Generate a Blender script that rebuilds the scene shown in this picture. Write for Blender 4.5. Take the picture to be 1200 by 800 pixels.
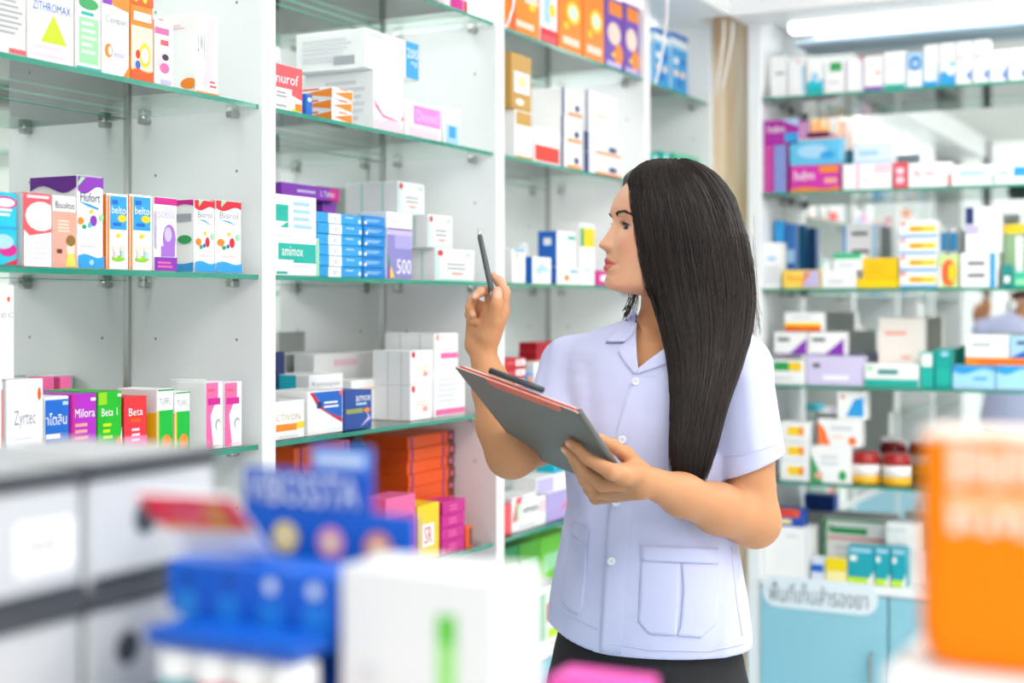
import bpy, bmesh, math, random
import numpy as np
from mathutils import Vector, Matrix
from mathutils.bvhtree import BVHTree

for _o in list(bpy.data.objects):
    bpy.data.objects.remove(_o, do_unlink=True)
S = bpy.context.scene
COL = S.collection
random.seed(7)
rng = np.random.default_rng(7)

# ---------------------------------------------------------------- camera
CAMH = 1.45
YAW = math.radians(27.45)
FPX = 1200 * 50 / 36
HOR = 360.0
cd = bpy.data.cameras.new('camera')
cd.lens = 50; cd.sensor_width = 36; cd.shift_y = -40 / 1200
cd.clip_start = 0.02; cd.clip_end = 100
cd.dof.use_dof = True; cd.dof.focus_distance = 2.2; cd.dof.aperture_fstop = 2.5
cam = bpy.data.objects.new('camera', cd); COL.objects.link(cam)
cam.location = (0, 0, CAMH); cam.rotation_euler = (math.pi / 2, 0, YAW)
S.camera = cam

# ---------------------------------------------------------------- world, exposure
S.view_settings.view_transform = 'Standard'
S.view_settings.look = 'None'
S.view_settings.gamma = 1.0
S.view_settings.use_curve_mapping = False
S.view_settings.exposure = 0.02
wd = bpy.data.worlds.new('daylight'); S.world = wd
wd.use_nodes = True
wb = wd.node_tree.nodes['Background']
wb.inputs[0].default_value = (0.99, 0.985, 1.0, 1); wb.inputs[1].default_value = 1.4

# ---------------------------------------------------------------- hung ceiling panels, unseen, added to light the room
ADDED_LAMPS = [(0.55, 0.7), (0.55, 2.3), (2.0, 0.7), (2.0, 2.3), (0.55, -1.2), (0.15, 3.25)]
for (lx, ly) in ADDED_LAMPS:
    ld = bpy.data.lights.new('added_ceiling_light', 'AREA')
    ld.shape = 'RECTANGLE'; ld.size = 1.1; ld.size_y = 0.55
    ld.energy = 15; ld.color = (1.0, 0.985, 0.97)
    lo = bpy.data.objects.new('added_ceiling_light', ld); COL.objects.link(lo)
    lo.location = (lx, ly, 2.585)
    l2 = ld.copy(); l2.energy = 9; l3 = bpy.data.objects.new('added_ceiling_uplight', l2); COL.objects.link(l3)  # upward light added to brighten the ceiling that the mirrors reflect
    l3.location = (lx, ly, 2.63); l3.rotation_euler = (math.pi, 0, 0)

# ================================================================ helpers
def lin(h):
    h = h.lstrip('#')
    c = [int(h[i:i + 2], 16) / 255 for i in (0, 2, 4)]
    return [x / 12.92 if x <= 0.04045 else ((x + 0.055) / 1.055) ** 2.4 for x in c]

MATS = {}
def nt(name):
    m = bpy.data.materials.new(name); m.use_nodes = True
    n = m.node_tree; b = n.nodes['Principled BSDF']
    return m, n, b

def mat(hexc, rough=0.45, metal=0.0, grain=0.04, scale=60, bump=0.0, coat=0.0, emit=0.0, name=None, trans=0.0, spec=0.5):
    key = (hexc, rough, metal, grain, scale, bump, coat, emit, trans, spec)
    if key in MATS: return MATS[key]
    m, n, b = nt(name or 'mat_' + hexc.lstrip('#'))
    c = lin(hexc)
    tc = n.nodes.new('ShaderNodeTexCoord'); no = n.nodes.new('ShaderNodeTexNoise')
    no.inputs['Scale'].default_value = scale; no.inputs['Detail'].default_value = 2
    n.links.new(tc.outputs['Object'], no.inputs['Vector'])
    mx = n.nodes.new('ShaderNodeMix'); mx.data_type = 'RGBA'
    mx.inputs[6].default_value = (*[x * (1 - grain) for x in c], 1)
    mx.inputs[7].default_value = (*[min(1, x * (1 + grain)) for x in c], 1)
    n.links.new(no.outputs['Fac'], mx.inputs[0]); n.links.new(mx.outputs[2], b.inputs['Base Color'])
    b.inputs['Roughness'].default_value = rough; b.inputs['Metallic'].default_value = metal
    b.inputs['Coat Weight'].default_value = coat
    b.inputs['Specular IOR Level'].default_value = spec
    if trans: b.inputs['Transmission Weight'].default_value = trans
    if bump:
        bp = n.nodes.new('ShaderNodeBump'); bp.inputs['Strength'].default_value = bump; bp.inputs['Distance'].default_value = 0.002
        n.links.new(no.outputs['Fac'], bp.inputs['Height']); n.links.new(bp.outputs[0], b.inputs['Normal'])
    if emit:
        b.inputs['Emission Color'].default_value = (*c, 1); b.inputs['Emission Strength'].default_value = emit
    MATS[key] = m
    return m

def card(hexc):            # printed carton board
    return mat(hexc, 0.38, grain=0.025, scale=25, spec=0.4)

def glass_mat():
    m = bpy.data.materials.new('clear_glass'); m.use_nodes = True; n = m.node_tree; n.nodes.clear()
    o = n.nodes.new('ShaderNodeOutputMaterial'); t = n.nodes.new('ShaderNodeBsdfTransparent'); g = n.nodes.new('ShaderNodeBsdfGlossy')
    t.inputs[0].default_value = (0.965, 0.985, 0.977, 1); g.inputs['Roughness'].default_value = 0.02
    g.inputs[0].default_value = (0.95, 1, 0.97, 1)
    f = n.nodes.new('ShaderNodeFresnel'); f.inputs[0].default_value = 1.45
    x = n.nodes.new('ShaderNodeMixShader')
    n.links.new(f.outputs[0], x.inputs[0]); n.links.new(t.outputs[0], x.inputs[1]); n.links.new(g.outputs[0], x.inputs[2])
    n.links.new(x.outputs[0], o.inputs[0])
    return m
def mirror_mat():
    m, n, b = nt('mirror'); b.inputs['Base Color'].default_value = (0.83, 0.865, 0.845, 1)
    b.inputs['Metallic'].default_value = 1; b.inputs['Roughness'].default_value = 0.015
    return m
GLASS = glass_mat(); MIRROR = mirror_mat()
GEDGE = mat('#1f8f78', 0.15, coat=0.5, name='green_glass_edge')
WHITE = mat('#f3f4f5', 0.35, grain=0.012, scale=4, name='white_laminate')
WALLM = mat('#f1f2f1', 0.7, grain=0.02, scale=3, name='white_paint')
STEEL = mat('#b9bcb8', 0.3, metal=0.9, name='brushed_steel')
GREY = mat('#7d8084', 0.5)

def obj(name, verts, faces, mats, parent=None, mi=None, smooth=False, loc=None, rot=None):
    me = bpy.data.meshes.new(name)
    me.from_pydata([tuple(v) for v in verts], [], [tuple(f) for f in faces])
    for m in (mats if isinstance(mats, (list, tuple)) else [mats]): me.materials.append(m)
    if mi is not None: me.polygons.foreach_set('material_index', mi)
    if smooth: me.polygons.foreach_set('use_smooth', [True] * len(me.polygons))
    me.update()
    o = bpy.data.objects.new(name, me); COL.objects.link(o)
    if parent: o.parent = parent
    if loc is not None: o.location = loc
    if rot is not None: o.rotation_euler = rot
    return o

def empty(name, loc=(0, 0, 0), rz=0.0):
    o = bpy.data.objects.new(name, None); COL.objects.link(o)
    o.location = loc; o.rotation_euler = (0, 0, rz); o.empty_display_size = 0.05
    return o

def tag(o, label, cat, group=None, kind=None):
    if label: o['label'] = label
    if cat: o['category'] = cat
    if group: o['group'] = group
    if kind: o['kind'] = kind
    return o

class MB:
    """collects shapes for ONE mesh with several materials"""
    def __init__(s): s.v = []; s.f = []; s.m = []; s.mats = []
    def mi(s, m):
        if m not in s.mats: s.mats.append(m)
        return s.mats.index(m)
    def add(s, vs, fs, m):
        b = len(s.v); k = s.mi(m)
        s.v += [tuple(v) for v in vs]; s.f += [tuple(b + i for i in f) for f in fs]; s.m += [k] * len(fs)
    def box(s, x0, y0, z0, x1, y1, z1, m, c=0.0, sides=None):
        if c <= 0:
            v = [(x, y, z) for z in (z0, z1) for y in (y0, y1) for x in (x0, x1)]
            f = [(0, 2, 3, 1), (4, 5, 7, 6), (0, 1, 5, 4), (2, 6, 7, 3), (0, 4, 6, 2), (1, 3, 7, 5)]
            if sides:
                for q, name in zip(f, ('B', 'T', 'F', 'K', 'L', 'R')): s.add([v[i] for i in q], [(0, 1, 2, 3)], sides.get(name, m))
            else: s.add(v, f, m)
            return
        c = min(c, (x1 - x0) * .3, (y1 - y0) * .3, (z1 - z0) * .3)
        X = (x0, x1); Y = (y0, y1); Z = (z0, z1); sg = (1, -1)
        vs = []; idx = {}
        for i in (0, 1):
            for j in (0, 1):
                for k in (0, 1):
                    for ax in range(3):
                        p = [X[i] + sg[i] * c, Y[j] + sg[j] * c, Z[k] + sg[k] * c]
                        p[ax] = (X[i], Y[j], Z[k])[ax]
                        idx[i, j, k, ax] = len(vs); vs.append(p)
        def q(ax, side):
            r = []
            for (a, b) in ((0, 0), (1, 0), (1, 1), (0, 1)):
                key = [0, 0, 0]; key[ax] = side; key[(ax + 1) % 3] = a; key[(ax + 2) % 3] = b
                r.append(idx[(*key, ax)])
            return r if side else r[::-1]
        names = {(0, 0): 'L', (0, 1): 'R', (1, 0): 'F', (1, 1): 'K', (2, 0): 'B', (2, 1): 'T'}
        base = len(s.v); s.v += [tuple(p) for p in vs]
        def put(face, mm): s.f.append(tuple(base + t for t in face)); s.m.append(s.mi(mm))
        for ax in range(3):
            for side in (0, 1): put(q(ax, side), (sides or {}).get(names[ax, side], m))
        for ax in range(3):
            o1, o2 = (ax + 1) % 3, (ax + 2) % 3
            for a in (0, 1):
                for b in (0, 1):
                    k0 = [0, 0, 0]; k0[o1] = a; k0[o2] = b; k1 = list(k0); k1[ax] = 1
                    f = [idx[(*k0, o1)], idx[(*k1, o1)], idx[(*k1, o2)], idx[(*k0, o2)]]
                    put(f if a == b else f[::-1], m)
        for i in (0, 1):
            for j in (0, 1):
                for k in (0, 1):
                    f = [idx[i, j, k, 0], idx[i, j, k, 1], idx[i, j, k, 2]]
                    put(f if (i + j + k) % 2 else f[::-1], m)
    def tube(s, pts, r, m, n=8, cap=True):
        pts = [Vector(p) for p in pts]; R = r if isinstance(r, (list, tuple)) else [r] * len(pts)
        rings = []; up = None
        for i, p in enumerate(pts):
            d = (pts[min(i + 1, len(pts) - 1)] - pts[max(i - 1, 0)]).normalized()
            if up is None: up = d.orthogonal().normalized()
            a = (up - d * up.dot(d)).normalized(); b = d.cross(a); up = a
            rings.append([p + (a * math.cos(2 * math.pi * k / n) + b * math.sin(2 * math.pi * k / n)) * R[i] for k in range(n)])
        vs = [v for rg in rings for v in rg]; fs = []
        for i in range(len(pts) - 1):
            for k in range(n):
                fs.append((i * n + k, i * n + (k + 1) % n, (i + 1) * n + (k + 1) % n, (i + 1) * n + k))
        if cap:
            fs.append(tuple(range(n))[::-1]); fs.append(tuple((len(pts) - 1) * n + k for k in range(n)))
        s.add(vs, fs, m)
    def lathe(s, prof, m, cx=0, cy=0, n=20):
        vs = []; fs = []
        for (r, z) in prof:
            for k in range(n):
                a = 2 * math.pi * k / n; vs.append((cx + r * math.cos(a), cy + r * math.sin(a), z))
        for i in range(len(prof) - 1):
            for k in range(n):
                fs.append((i * n + k, i * n + (k + 1) % n, (i + 1) * n + (k + 1) % n, (i + 1) * n + k))
        fs.append(tuple(range(n))[::-1]); fs.append(tuple((len(prof) - 1) * n + k for k in range(n)))
        s.add(vs, fs, m)
    def build(s, name, parent=None, smooth=False, loc=None, rot=None):
        return obj(name, s.v, s.f, s.mats, parent, s.m, smooth, loc, rot)

# camera pixel -> world
FW = Vector((-math.sin(YAW), math.cos(YAW), 0)); RT = Vector((math.cos(YAW), math.sin(YAW), 0)); UP = Vector((0, 0, 1))
def px(u, v, d): return Vector((0, 0, CAMH)) + FW * d + RT * ((u - 600) / FPX * d) + UP * ((HOR - v) / FPX * d)
AX = 1.45          # distance of the left shelf fronts from the camera line
BY = 4.05          # plane of the right shelf fronts
sa, ca = math.sin(YAW), math.cos(YAW)
def ly(u, inset=0.0):       # where the ray of column u meets the left plane
    t = (u - 600) / FPX; return (AX + inset) * (ca + sa * t) / (sa - ca * t)
def ldep(u, inset=0.0): return sa * (AX + inset) + ca * ly(u, inset)
def rx(u, inset=0.0):       # and the right plane
    t = (u - 600) / FPX; return -(BY + inset) * (sa - ca * t) / (ca + sa * t)
def rdep(u, inset=0.0): return -sa * rx(u, inset) + ca * (BY + inset)
SHELF = [2.066, 1.785, 1.504, 1.2235, 0.942, 0.66]      # tops of the shelves, both units
# ================================================================ the room
def slab(name, x0, y0, z0, x1, y1, z1, m):
    b = MB(); b.box(x0, y0, z0, x1, y1, z1, m); o = b.build(name); o['kind'] = 'structure'; return o
def floor_mat():
    m, n, b = nt('terrazzo_floor')
    tc = n.nodes.new('ShaderNodeTexCoord'); v = n.nodes.new('ShaderNodeTexVoronoi'); v.inputs['Scale'].default_value = 90
    r = n.nodes.new('ShaderNodeValToRGB'); r.color_ramp.elements[0].color = (.78, .77, .75, 1); r.color_ramp.elements[1].color = (.90, .89, .88, 1)
    n.links.new(tc.outputs['Object'], v.inputs['Vector']); n.links.new(v.outputs['Color'], r.inputs[0]); n.links.new(r.outputs[0], b.inputs['Base Color'])
    b.inputs['Roughness'].default_value = 0.25
    return m
slab('floor', -1.9, -3.2, -0.1, 3.8, 4.5, 0.0, floor_mat())
slab('ceiling', -1.9, -3.2, 2.75, 3.8, 4.5, 2.85, WALLM)
slab('wall_left', -1.9, -0.75, 0.0, -1.80, 4.5, 2.75, WALLM)
slab('wall_back', -1.80, 4.36, 0.0, 3.8, 4.5, 2.75, WALLM)
# shop front with large panes beside and behind the camera
def shopfront(name, a, b, n):
    o = empty(name, (0, 0, 0)); o['kind'] = 'structure'
    a = Vector(a); b = Vector(b); d = (b - a) / n; w = d.normalized() * 0.03; side = Vector((-w.y, w.x, 0))
    for i in range(n + 1):
        p = a + d * i; m = MB(); q = [p - w - side, p + w - side, p + w + side, p - w + side]
        m.add([(c.x, c.y, 0) for c in q] + [(c.x, c.y, 2.75) for c in q], [(0, 1, 2, 3), (7, 6, 5, 4), (0, 4, 5, 1), (1, 5, 6, 2), (2, 6, 7, 3), (3, 7, 4, 0)], WHITE)
        m.build('mullion', o)
    for i in range(n):
        p = a + d * i + w; r = a + d * (i + 1) - w; t = side * 0.15
        m = MB(); q = [p - t, r - t, r + t, p + t]
        m.add([(c.x, c.y, 0.02) for c in q] + [(c.x, c.y, 2.73) for c in q], [(0, 1, 2, 3), (7, 6, 5, 4), (0, 4, 5, 1), (1, 5, 6, 2), (2, 6, 7, 3), (3, 7, 4, 0)], GLASS)
        m.build('pane', o)
shopfront('window_1', (-1.85, -3.1, 0), (3.7, -3.1, 0), 4)
shopfront('window_2', (-1.85, -3.1, 0), (-1.85, -0.75, 0), 2)
slab('wall_right', 3.7, -3.1, 0.0, 3.8, 4.36, 2.75, WALLM)
PANEL = mat('#ffffff', 0.4, emit=2.2, name='added_lamp_diffuser')  # glowing face of the added, unseen ceiling panels
LAMPL = ['over the counter end', 'over the person', 'over the open floor near the entrance', 'over the open floor at the back', 'behind the camera', 'closest to the back corner']
for (lx, ly_), ll in zip(ADDED_LAMPS, LAMPL):
    o = empty('added_ceiling_lamp', (lx, ly_, 2.60))
    m = MB()
    for (x0, y0, x1, y1) in ((-.6, -.32, .6, -.28), (-.6, .28, .6, .32), (-.6, -.28, -.56, .28), (.56, -.28, .6, .28)):
        m.box(x0, y0, -.012, x1, y1, .01, WHITE)
    m.build('frame', o)
    m = MB(); m.box(-.56, -.28, .0, .56, .28, .01, PANEL); m.build('diffuser', o)
    for wx in (-.5, .5):
        m = MB(); m.tube([(wx, 0, .01), (wx, 0, .15)], .003, STEEL, 6); m.build('hanger', o)
    tag(o, 'added hung white ceiling lamp panel ' + ll, 'ceiling lamp', 'added ceiling lamp panels')

# ================================================================ left shelving
DEPTH = 0.286
XB = -AX - DEPTH           # mirror plane
DIV = [0.268, 1.098, 1.9285, 2.749, 3.598, 4.118]      # far faces of the upright panels
TH = 0.036
unit = empty('shelving_unit', (-AX, 1.9, 0))
tag(unit, 'long white wall shelving with mirrored back and glass shelves along the left', 'shelving')
UO = Vector((-AX, 1.9, 0))
def lpart(m, name, par=None): o = m.build(name, par or unit, loc=-UO); return o
HOLE = mat('#8d9290', 0.6)
def clip(m, x, y, z, ux, uy):       # small metal shelf support, sticking out along (ux,uy)
    m.box(min(x, x + .022 * ux) - (.008 if not ux else 0), min(y, y + .022 * uy) - (.008 if not uy else 0), z - .017,
          max(x, x + .022 * ux) + (.008 if not ux else 0), max(y, y + .022 * uy) + (.008 if not uy else 0), z - .004, STEEL, .003)
def disc(m, c, ax, r, mt, n=10):
    c = Vector(c); ax = Vector(ax).normalized(); a = ax.orthogonal().normalized(); b = ax.cross(a)
    m.add([c + (a * math.cos(2 * math.pi * k / n) + b * math.sin(2 * math.pi * k / n)) * r for k in range(n)], [tuple(range(n))], mt)
for y1 in DIV:
    m = MB(); m.box(XB - .002, y1 - TH, 0.08, -AX + .004, y1, 2.36, WHITE, .002)
    for s in SHELF[:-1]:
        for dz in (-.11, ):
            for ix in (.05, .225):
                for sy, yy in ((-1, y1 - TH - .0005), (1, y1 + .0005)):
                    disc(m, (-AX - ix, yy, s + dz + .002), (0, sy, 0), .0026, HOLE)
    lpart(m, 'upright_panel')
for i in range(len(DIV) - 1):
    ya, yb = DIV[i] + .0, DIV[i + 1] - TH
    m = MB(); m.box(XB - .006, ya + .001, .66, XB, yb - .001, 2.30, MIRROR); lpart(m, 'mirror_panel')
    m = MB(); m.box(XB, yb - .007, .66, XB + .006, yb, 2.30, STEEL); m.box(XB, ya, .66, XB + .006, ya + .007, 2.30, STEEL); lpart(m, 'corner_trim')
    for s in SHELF[:-1]:
        m = MB(); m.box(XB + .001, ya + .002, s - .008, -AX - .004, yb - .002, s, GLASS, 0, {'R': GEDGE}); m.box(XB + .0005, ya + .004, s - .0085, XB + .0015, yb - .004, s - .006, GEDGE)
        g = lpart(m, 'glass_shelf')
        for (x, y, uxx, uyy) in ((-AX - .05, yb, 0, -1), (XB + .045, yb, 0, -1), (-AX - .05, ya, 0, 1), (XB + .045, ya, 0, 1)):
            m = MB(); clip(m, x, y, s - .004, uxx, uyy); o = m.build('shelf_clip', g)
    m = MB(); m.box(XB, ya, .636, -AX, yb, .66, WHITE, .001); lpart(m, 'base_board')
    m = MB(); m.box(XB, ya, 2.30, -AX, yb, 2.32, WHITE, .001); lpart(m, 'top_board')
    for k in range(2):
        w = (yb - ya) / 2
        m = MB(); m.box(-AX - .02, ya + w * k + .002, .09, -AX - .002, ya + w * (k + 1) - .002, .632, mat('#8fc9dc', .35), .0015)
        dd = lpart(m, 'door')
        m = MB(); hy = ya + w - .04 if k == 0 else ya + w + .04
        m.tube([(-AX + .02, hy, .35), (-AX + .02, hy, .50)], .005, STEEL); m.build('handle', dd)
    m = MB(); m.box(-AX - .06, ya, .0, -AX - .04, yb, .09, WHITE); lpart(m, 'plinth')
m = MB(); m.box(-AX - .05, DIV[0] - TH, 2.285, -AX + .13, 3.905, 2.40, WHITE, .004); lpart(m, 'header')
TUBE = mat('#ffffff', .3, emit=15.0, name='fluorescent_tube'); TUBE2 = mat('#ffffff', .3, emit=2.4, name='soft_tube')
m = MB(); m.box(-AX - .21, DIV[3] + .06, 2.275, -AX - .15, DIV[4] - .08, 2.299, TUBE, .004); lpart(m, 'light_strip')
m = MB(); m.box(-AX - .21, DIV[1] + .06, 2.275, -AX - .15, DIV[2] - .08, 2.299, TUBE, .004); lpart(m, 'light_strip')
m = MB(); m.box(-AX - .21, DIV[2] + .06, 2.275, -AX - .15, DIV[3] - .08, 2.299, TUBE, .004); lpart(m, 'light_strip')

# ---------------------------------------------------------------- wood filler in the corner
def wood_mat():
    m, n, b = nt('pale_wood')
    tc = n.nodes.new('ShaderNodeTexCoord'); mp = n.nodes.new('ShaderNodeMapping'); mp.inputs['Scale'].default_value = (30, 30, 2.0)
    no = n.nodes.new('ShaderNodeTexNoise'); no.inputs['Scale'].default_value = 1.6; no.inputs['Detail'].default_value = 6
    r = n.nodes.new('ShaderNodeValToRGB'); r.color_ramp.elements[0].color = (*lin('#ecc79a'), 1); r.color_ramp.elements[1].color = (*lin('#fdeacf'), 1)
    r.color_ramp.elements[0].position = .35; r.color_ramp.elements[1].position = .65
    n.links.new(tc.outputs['Object'], mp.inputs[0]); n.links.new(mp.outputs[0], no.inputs['Vector']); n.links.new(no.outputs['Fac'], r.inputs[0]); n.links.new(r.outputs[0], b.inputs['Base Color'])
    b.inputs['Roughness'].default_value = .4
    return m
WOOD = wood_mat()
m = MB(); m.box(-AX - .02, 4.122, 0, -1.30, 4.15, 2.75, WOOD); o = m.build('trim_1'); o['kind'] = 'structure'

# ================================================================ right shelving
RX0 = -1.318; RX1 = 1.55; D2 = 0.235; YM = BY + D2
runit = empty('shelving_unit', (0, BY, 0)); RO = Vector((0, BY, 0))
tag(runit, 'white wall shelving with mirror and glass shelves over pale blue doors at the back', 'shelving')
def rpart(m, name, par=None): return m.build(name, par or runit, loc=-RO if par is None else None)
RD = [RX0, 0.118, RX1 - .04]
for x0 in RD:
    m = MB(); m.box(x0, BY - .004, .0, x0 + .04, YM + .004, 2.33, WHITE, .002); rpart(m, 'upright_panel')
for i in range(2):
    xa, xb = RD[i] + .04, RD[i + 1]
    m = MB(); m.box(xa + .001, YM, .66, xb - .001, YM + .006, 2.30, MIRROR); rpart(m, 'mirror_panel')
    for s in SHELF[:-1]:
        m = MB(); m.box(xa + .002, BY + .004, s - .008, xb - .002, YM - .001, s, GLASS, 0, {'F': GEDGE})
        g = rpart(m, 'glass_shelf')
        for (x, y, uxx, uyy) in ((xa, BY + .04, 1, 0), (xa, YM - .04, 1, 0), (xb, BY + .04, -1, 0), (xb, YM - .04, -1, 0)):
            m = MB(); clip(m, x, y, s - .004, uxx, uyy); m.build('shelf_clip', g)
m = MB(); m.box(RX0 + .04, BY - .012, .636, RX1 - .04, YM, .66, WHITE, .002); rpart(m, 'worktop')
m = MB(); m.box(RX0 - .012, BY - .14, 2.285, RX1, BY + .04, 2.40, WHITE, .004); rpart(m, 'header')
m = MB(); m.box(RX0 + .04, BY + .04, 2.30, RX1 - .04, YM, 2.32, WHITE, .002); rpart(m, 'top_board')
m = MB(); m.box(RX0 + .10, BY + .07, 2.262, RX1 - .1, BY + .115, 2.298, TUBE2, .006); rpart(m, 'light_strip')
m = MB(); m.box(RX0 + .10, BY + .13, 2.235, RX1 - .1, YM - .01, 2.25, mat('#b9d3e4', .4), .004); rpart(m, 'valance')
BLUE = mat('#93cbdb', .35, grain=.02, scale=5, name='pale_blue_laminate')
dxs = [RX0 + .04, -0.905, -0.43, 0.0, 0.43, 0.86, RX1 - .04]
for i in range(len(dxs) - 1):
    m = MB(); m.box(dxs[i] + .0025, BY - .012, .06, dxs[i + 1] - .0025, BY + .004, .632, BLUE, .0015); dd = rpart(m, 'door')
    hx = dxs[i + 1] - .045 if i % 2 == 0 else dxs[i] + .045
    m = MB(); m.tube([(hx, BY - .012, .47), (hx, BY - .035, .47), (hx, BY - .035, .33), (hx, BY - .012, .33)], .006, STEEL); m.build('handle', dd)
m = MB(); m.box(RX0 + .04, BY + .03, 0, RX1 - .04, BY + .05, .06, WHITE); rpart(m, 'plinth')
m = MB(); m.box(-AX - .21, DIV[4] + .06, 2.275, -AX - .15, DIV[5] - .08, 2.299, TUBE2, .004); lpart(m, 'light_strip')
# ================================================================ cartons: board boxes with flat print
C = dict(w='#f8f8f7', cr='#f1ece4', g='#2fa35a', lg='#9fe0a8', pg='#d4f3d6', gy='#a9adb3', dg='#55585e', lgy='#dcdee2', nv='#27356f', b='#1767c8', sb='#2f9fe0',
         lb='#a9d3ef', cy='#18c3dc', tl='#1fb3a4', dt='#128a86', p='#8a35b5', dp='#6a2a92', lp='#c9bde6', mg='#cf1f8e', pk='#f06ba6', lpk='#fad3df', r='#d9243a', rs='#ef5a62',
         o='#f78a1e', do='#ef5a14', y='#ffd21f', ly='#fff0a8', yg='#c8ee12', k='#2b2a2e', br='#5b3a2e', go='#c79a4c', sal='#f5a693', pch='#fbd9c6')
def cc(c): return C.get(c, c)
_txt = {}
def text_mesh(s):
    if s in _txt: return _txt[s]
    cu = bpy.data.curves.new('lettering', 'FONT'); cu.body = s; cu.resolution_u = 2; cu.fill_mode = 'BOTH'
    o = bpy.data.objects.new('lettering', cu); COL.objects.link(o)
    dg = bpy.context.evaluated_depsgraph_get(); me = bpy.data.meshes.new_from_object(o.evaluated_get(dg))
    v = np.array([x.co[:2] for x in me.vertices]) if len(me.vertices) else np.zeros((1, 2))
    lo, hi = v.min(0), v.max(0); v = (v - lo) / np.maximum(hi - lo, 1e-6)
    f = [tuple(p.vertices) for p in me.polygons]
    bpy.data.objects.remove(o); bpy.data.curves.remove(cu); bpy.data.meshes.remove(me)
    _txt[s] = (v, f); return _txt[s]
# print elements, all in fractions of the face they sit on (F front, L left end, R right end, T top)
def R(x0, y0, x1, y1, c, f='F'): return (f, [[(x0, y0), (x1, y0), (x1, y1), (x0, y1)]], c)
def P(pts, c, f='F'): return (f, [pts], c)
def E(cx, cy, rx_, ry, c, f='F', n=14): return (f, [[(cx + rx_ * math.cos(2 * math.pi * k / n), cy + ry * math.sin(2 * math.pi * k / n)) for k in range(n)]], c)
def LN(x0, y0, x1, y1, n, c='gy', f='F'):
    out = []; h = (y1 - y0) / max(1, 2 * n - 1); q = random.Random(int(1000 * (x0 + y0 + x1 + n)))
    for i in range(n):
        yy = y0 + 2 * i * h; xe = x1 - (x1 - x0) * q.random() * .3
        out.append([(x0, yy), (xe, yy), (xe, yy + h), (x0, yy + h)])
    return (f, out, c)
def T(s, x0, y0, x1, y1, c, f='F'): return (f, ('text', s, x0, y0, x1, y1), c)
def WV(yl, yr, amp, c, top=False, f='F', ph=0.0):
    pts = [(t / 10, yl + (yr - yl) * t / 10 + amp * math.sin(ph + 2 * math.pi * t / 10)) for t in range(11)]
    return (f, [[(0, 0), (1, 0)] + pts[::-1]] if not top else [pts + [(1, 1), (0, 1)]], c)
def carton_mesh(w, h, d, col, dec, sides=None, flap=True):
    m = MB(); base = card(cc(col)); e = .0005
    m.box(0, 0, 0, w, d, h, base, .0012, {k: card(cc(v)) for k, v in (sides or {}).items()})
    def to3(f, x, y, lift):
        if f == 'F': return (x * w, -lift, y * h)
        if f == 'L': return (-lift, (1 - x) * d, y * h)
        if f == 'R': return (w + lift, x * d, y * h)
        return (x * w, y * d, h + lift)
    for i, (f, polys, c) in enumerate(dec):
        lift = e + .00012 * i; mt = card(cc(c))
        if polys and polys[0] == 'text':
            _, s, x0, y0, x1, y1 = polys; v, fs = text_mesh(s)
            m.add([to3(f, x0 + a * (x1 - x0), y0 + b * (y1 - y0), lift) for a, b in v], fs, mt)
        else:
            for pl in polys:
                pl = [(min(.992, max(.008, a)), min(.992, max(.008, b))) for a, b in pl]
                m.add([to3(f, a, b, lift) for a, b in pl], [tuple(range(len(pl)))], mt)
    if flap:                          # closing flap and tuck seam on top and on the end
        g = card('#c9c9c9')
        m.add([to3('T', .03, .10, e), to3('T', .97, .10, e), to3('T', .97, .10 + .0012 / d, e), to3('T', .03, .10 + .0012 / d, e)], [(0, 1, 2, 3)], g)
    return m
ORD = ['topmost', 'second from top', 'third from top', 'fourth from top', 'fifth from top', 'sixth from top', 'seventh from top', 'eighth from top',
       'ninth from top', 'tenth from top', 'eleventh from top', 'twelfth from top', 'lowest']
def place(side, si, u0, u1, vt, dep, col, dec, label, inset=.014, zb=None, n=1, name='medicine_carton', cat='box', group=None, sides=None, rot=0.0, vb=None):
    um = (u0 + u1) / 2
    if side == 'L':
        y0, y1 = ly(u0, inset), ly(u1, inset); D = ldep(um, inset)
    else:
        y0, y1 = rx(u0, inset), rx(u1, inset); D = rdep(um, inset)
    zt = CAMH + (HOR - vt) / FPX * D
    if side == 'L':
        k = max(i for i in range(len(DIV) - 1) if DIV[i] - TH / 2 < (y0 + y1) / 2); y0 = max(y0, DIV[k] + .0015); y1 = min(y1, DIV[k + 1] - TH - .0015); dep = min(dep, DEPTH - inset - .009)
    else: y0 = max(y0, RX0 + .0415); dep = min(dep, D2 - inset - .004)
    if zb is None: zb = SHELF[si] + .0007
    if vb is not None: zb = CAMH + (HOR - vb) / FPX * D
    h = (zt - zb) / n; w = y1 - y0 - .0012
    if w < .004 or h < .002: print('BAD BOX', label, w, h)
    me = None
    for i in range(n):
        if me is None:
            o = carton_mesh(w, h - .0004, dep, col, dec, sides).build(name); me = o.data
        else:
            o = bpy.data.objects.new(name, me); COL.objects.link(o)
        j = random.uniform(-1, 1) * .003 if n > 1 else 0
        if side == 'L': o.location = (-AX - inset + j * .6, y0 + .0006, zb + i * h); o.rotation_euler = (0, 0, math.pi / 2 + rot)
        else: o.location = (y0 + .0006, BY + inset + j * .6, zb + i * h); o.rotation_euler = (0, 0, rot)
        lb = label
        if n > 1:
            k = n - 1 - i; lb = (ORD[k] if k < n - 1 else 'lowest') + ' ' + label
        tag(o, lb, cat, group)
    return zt
def LB(*a, **k): return place('L', *a, **k)
def RB(*a, **k): return place('R', *a, **k)

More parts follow.
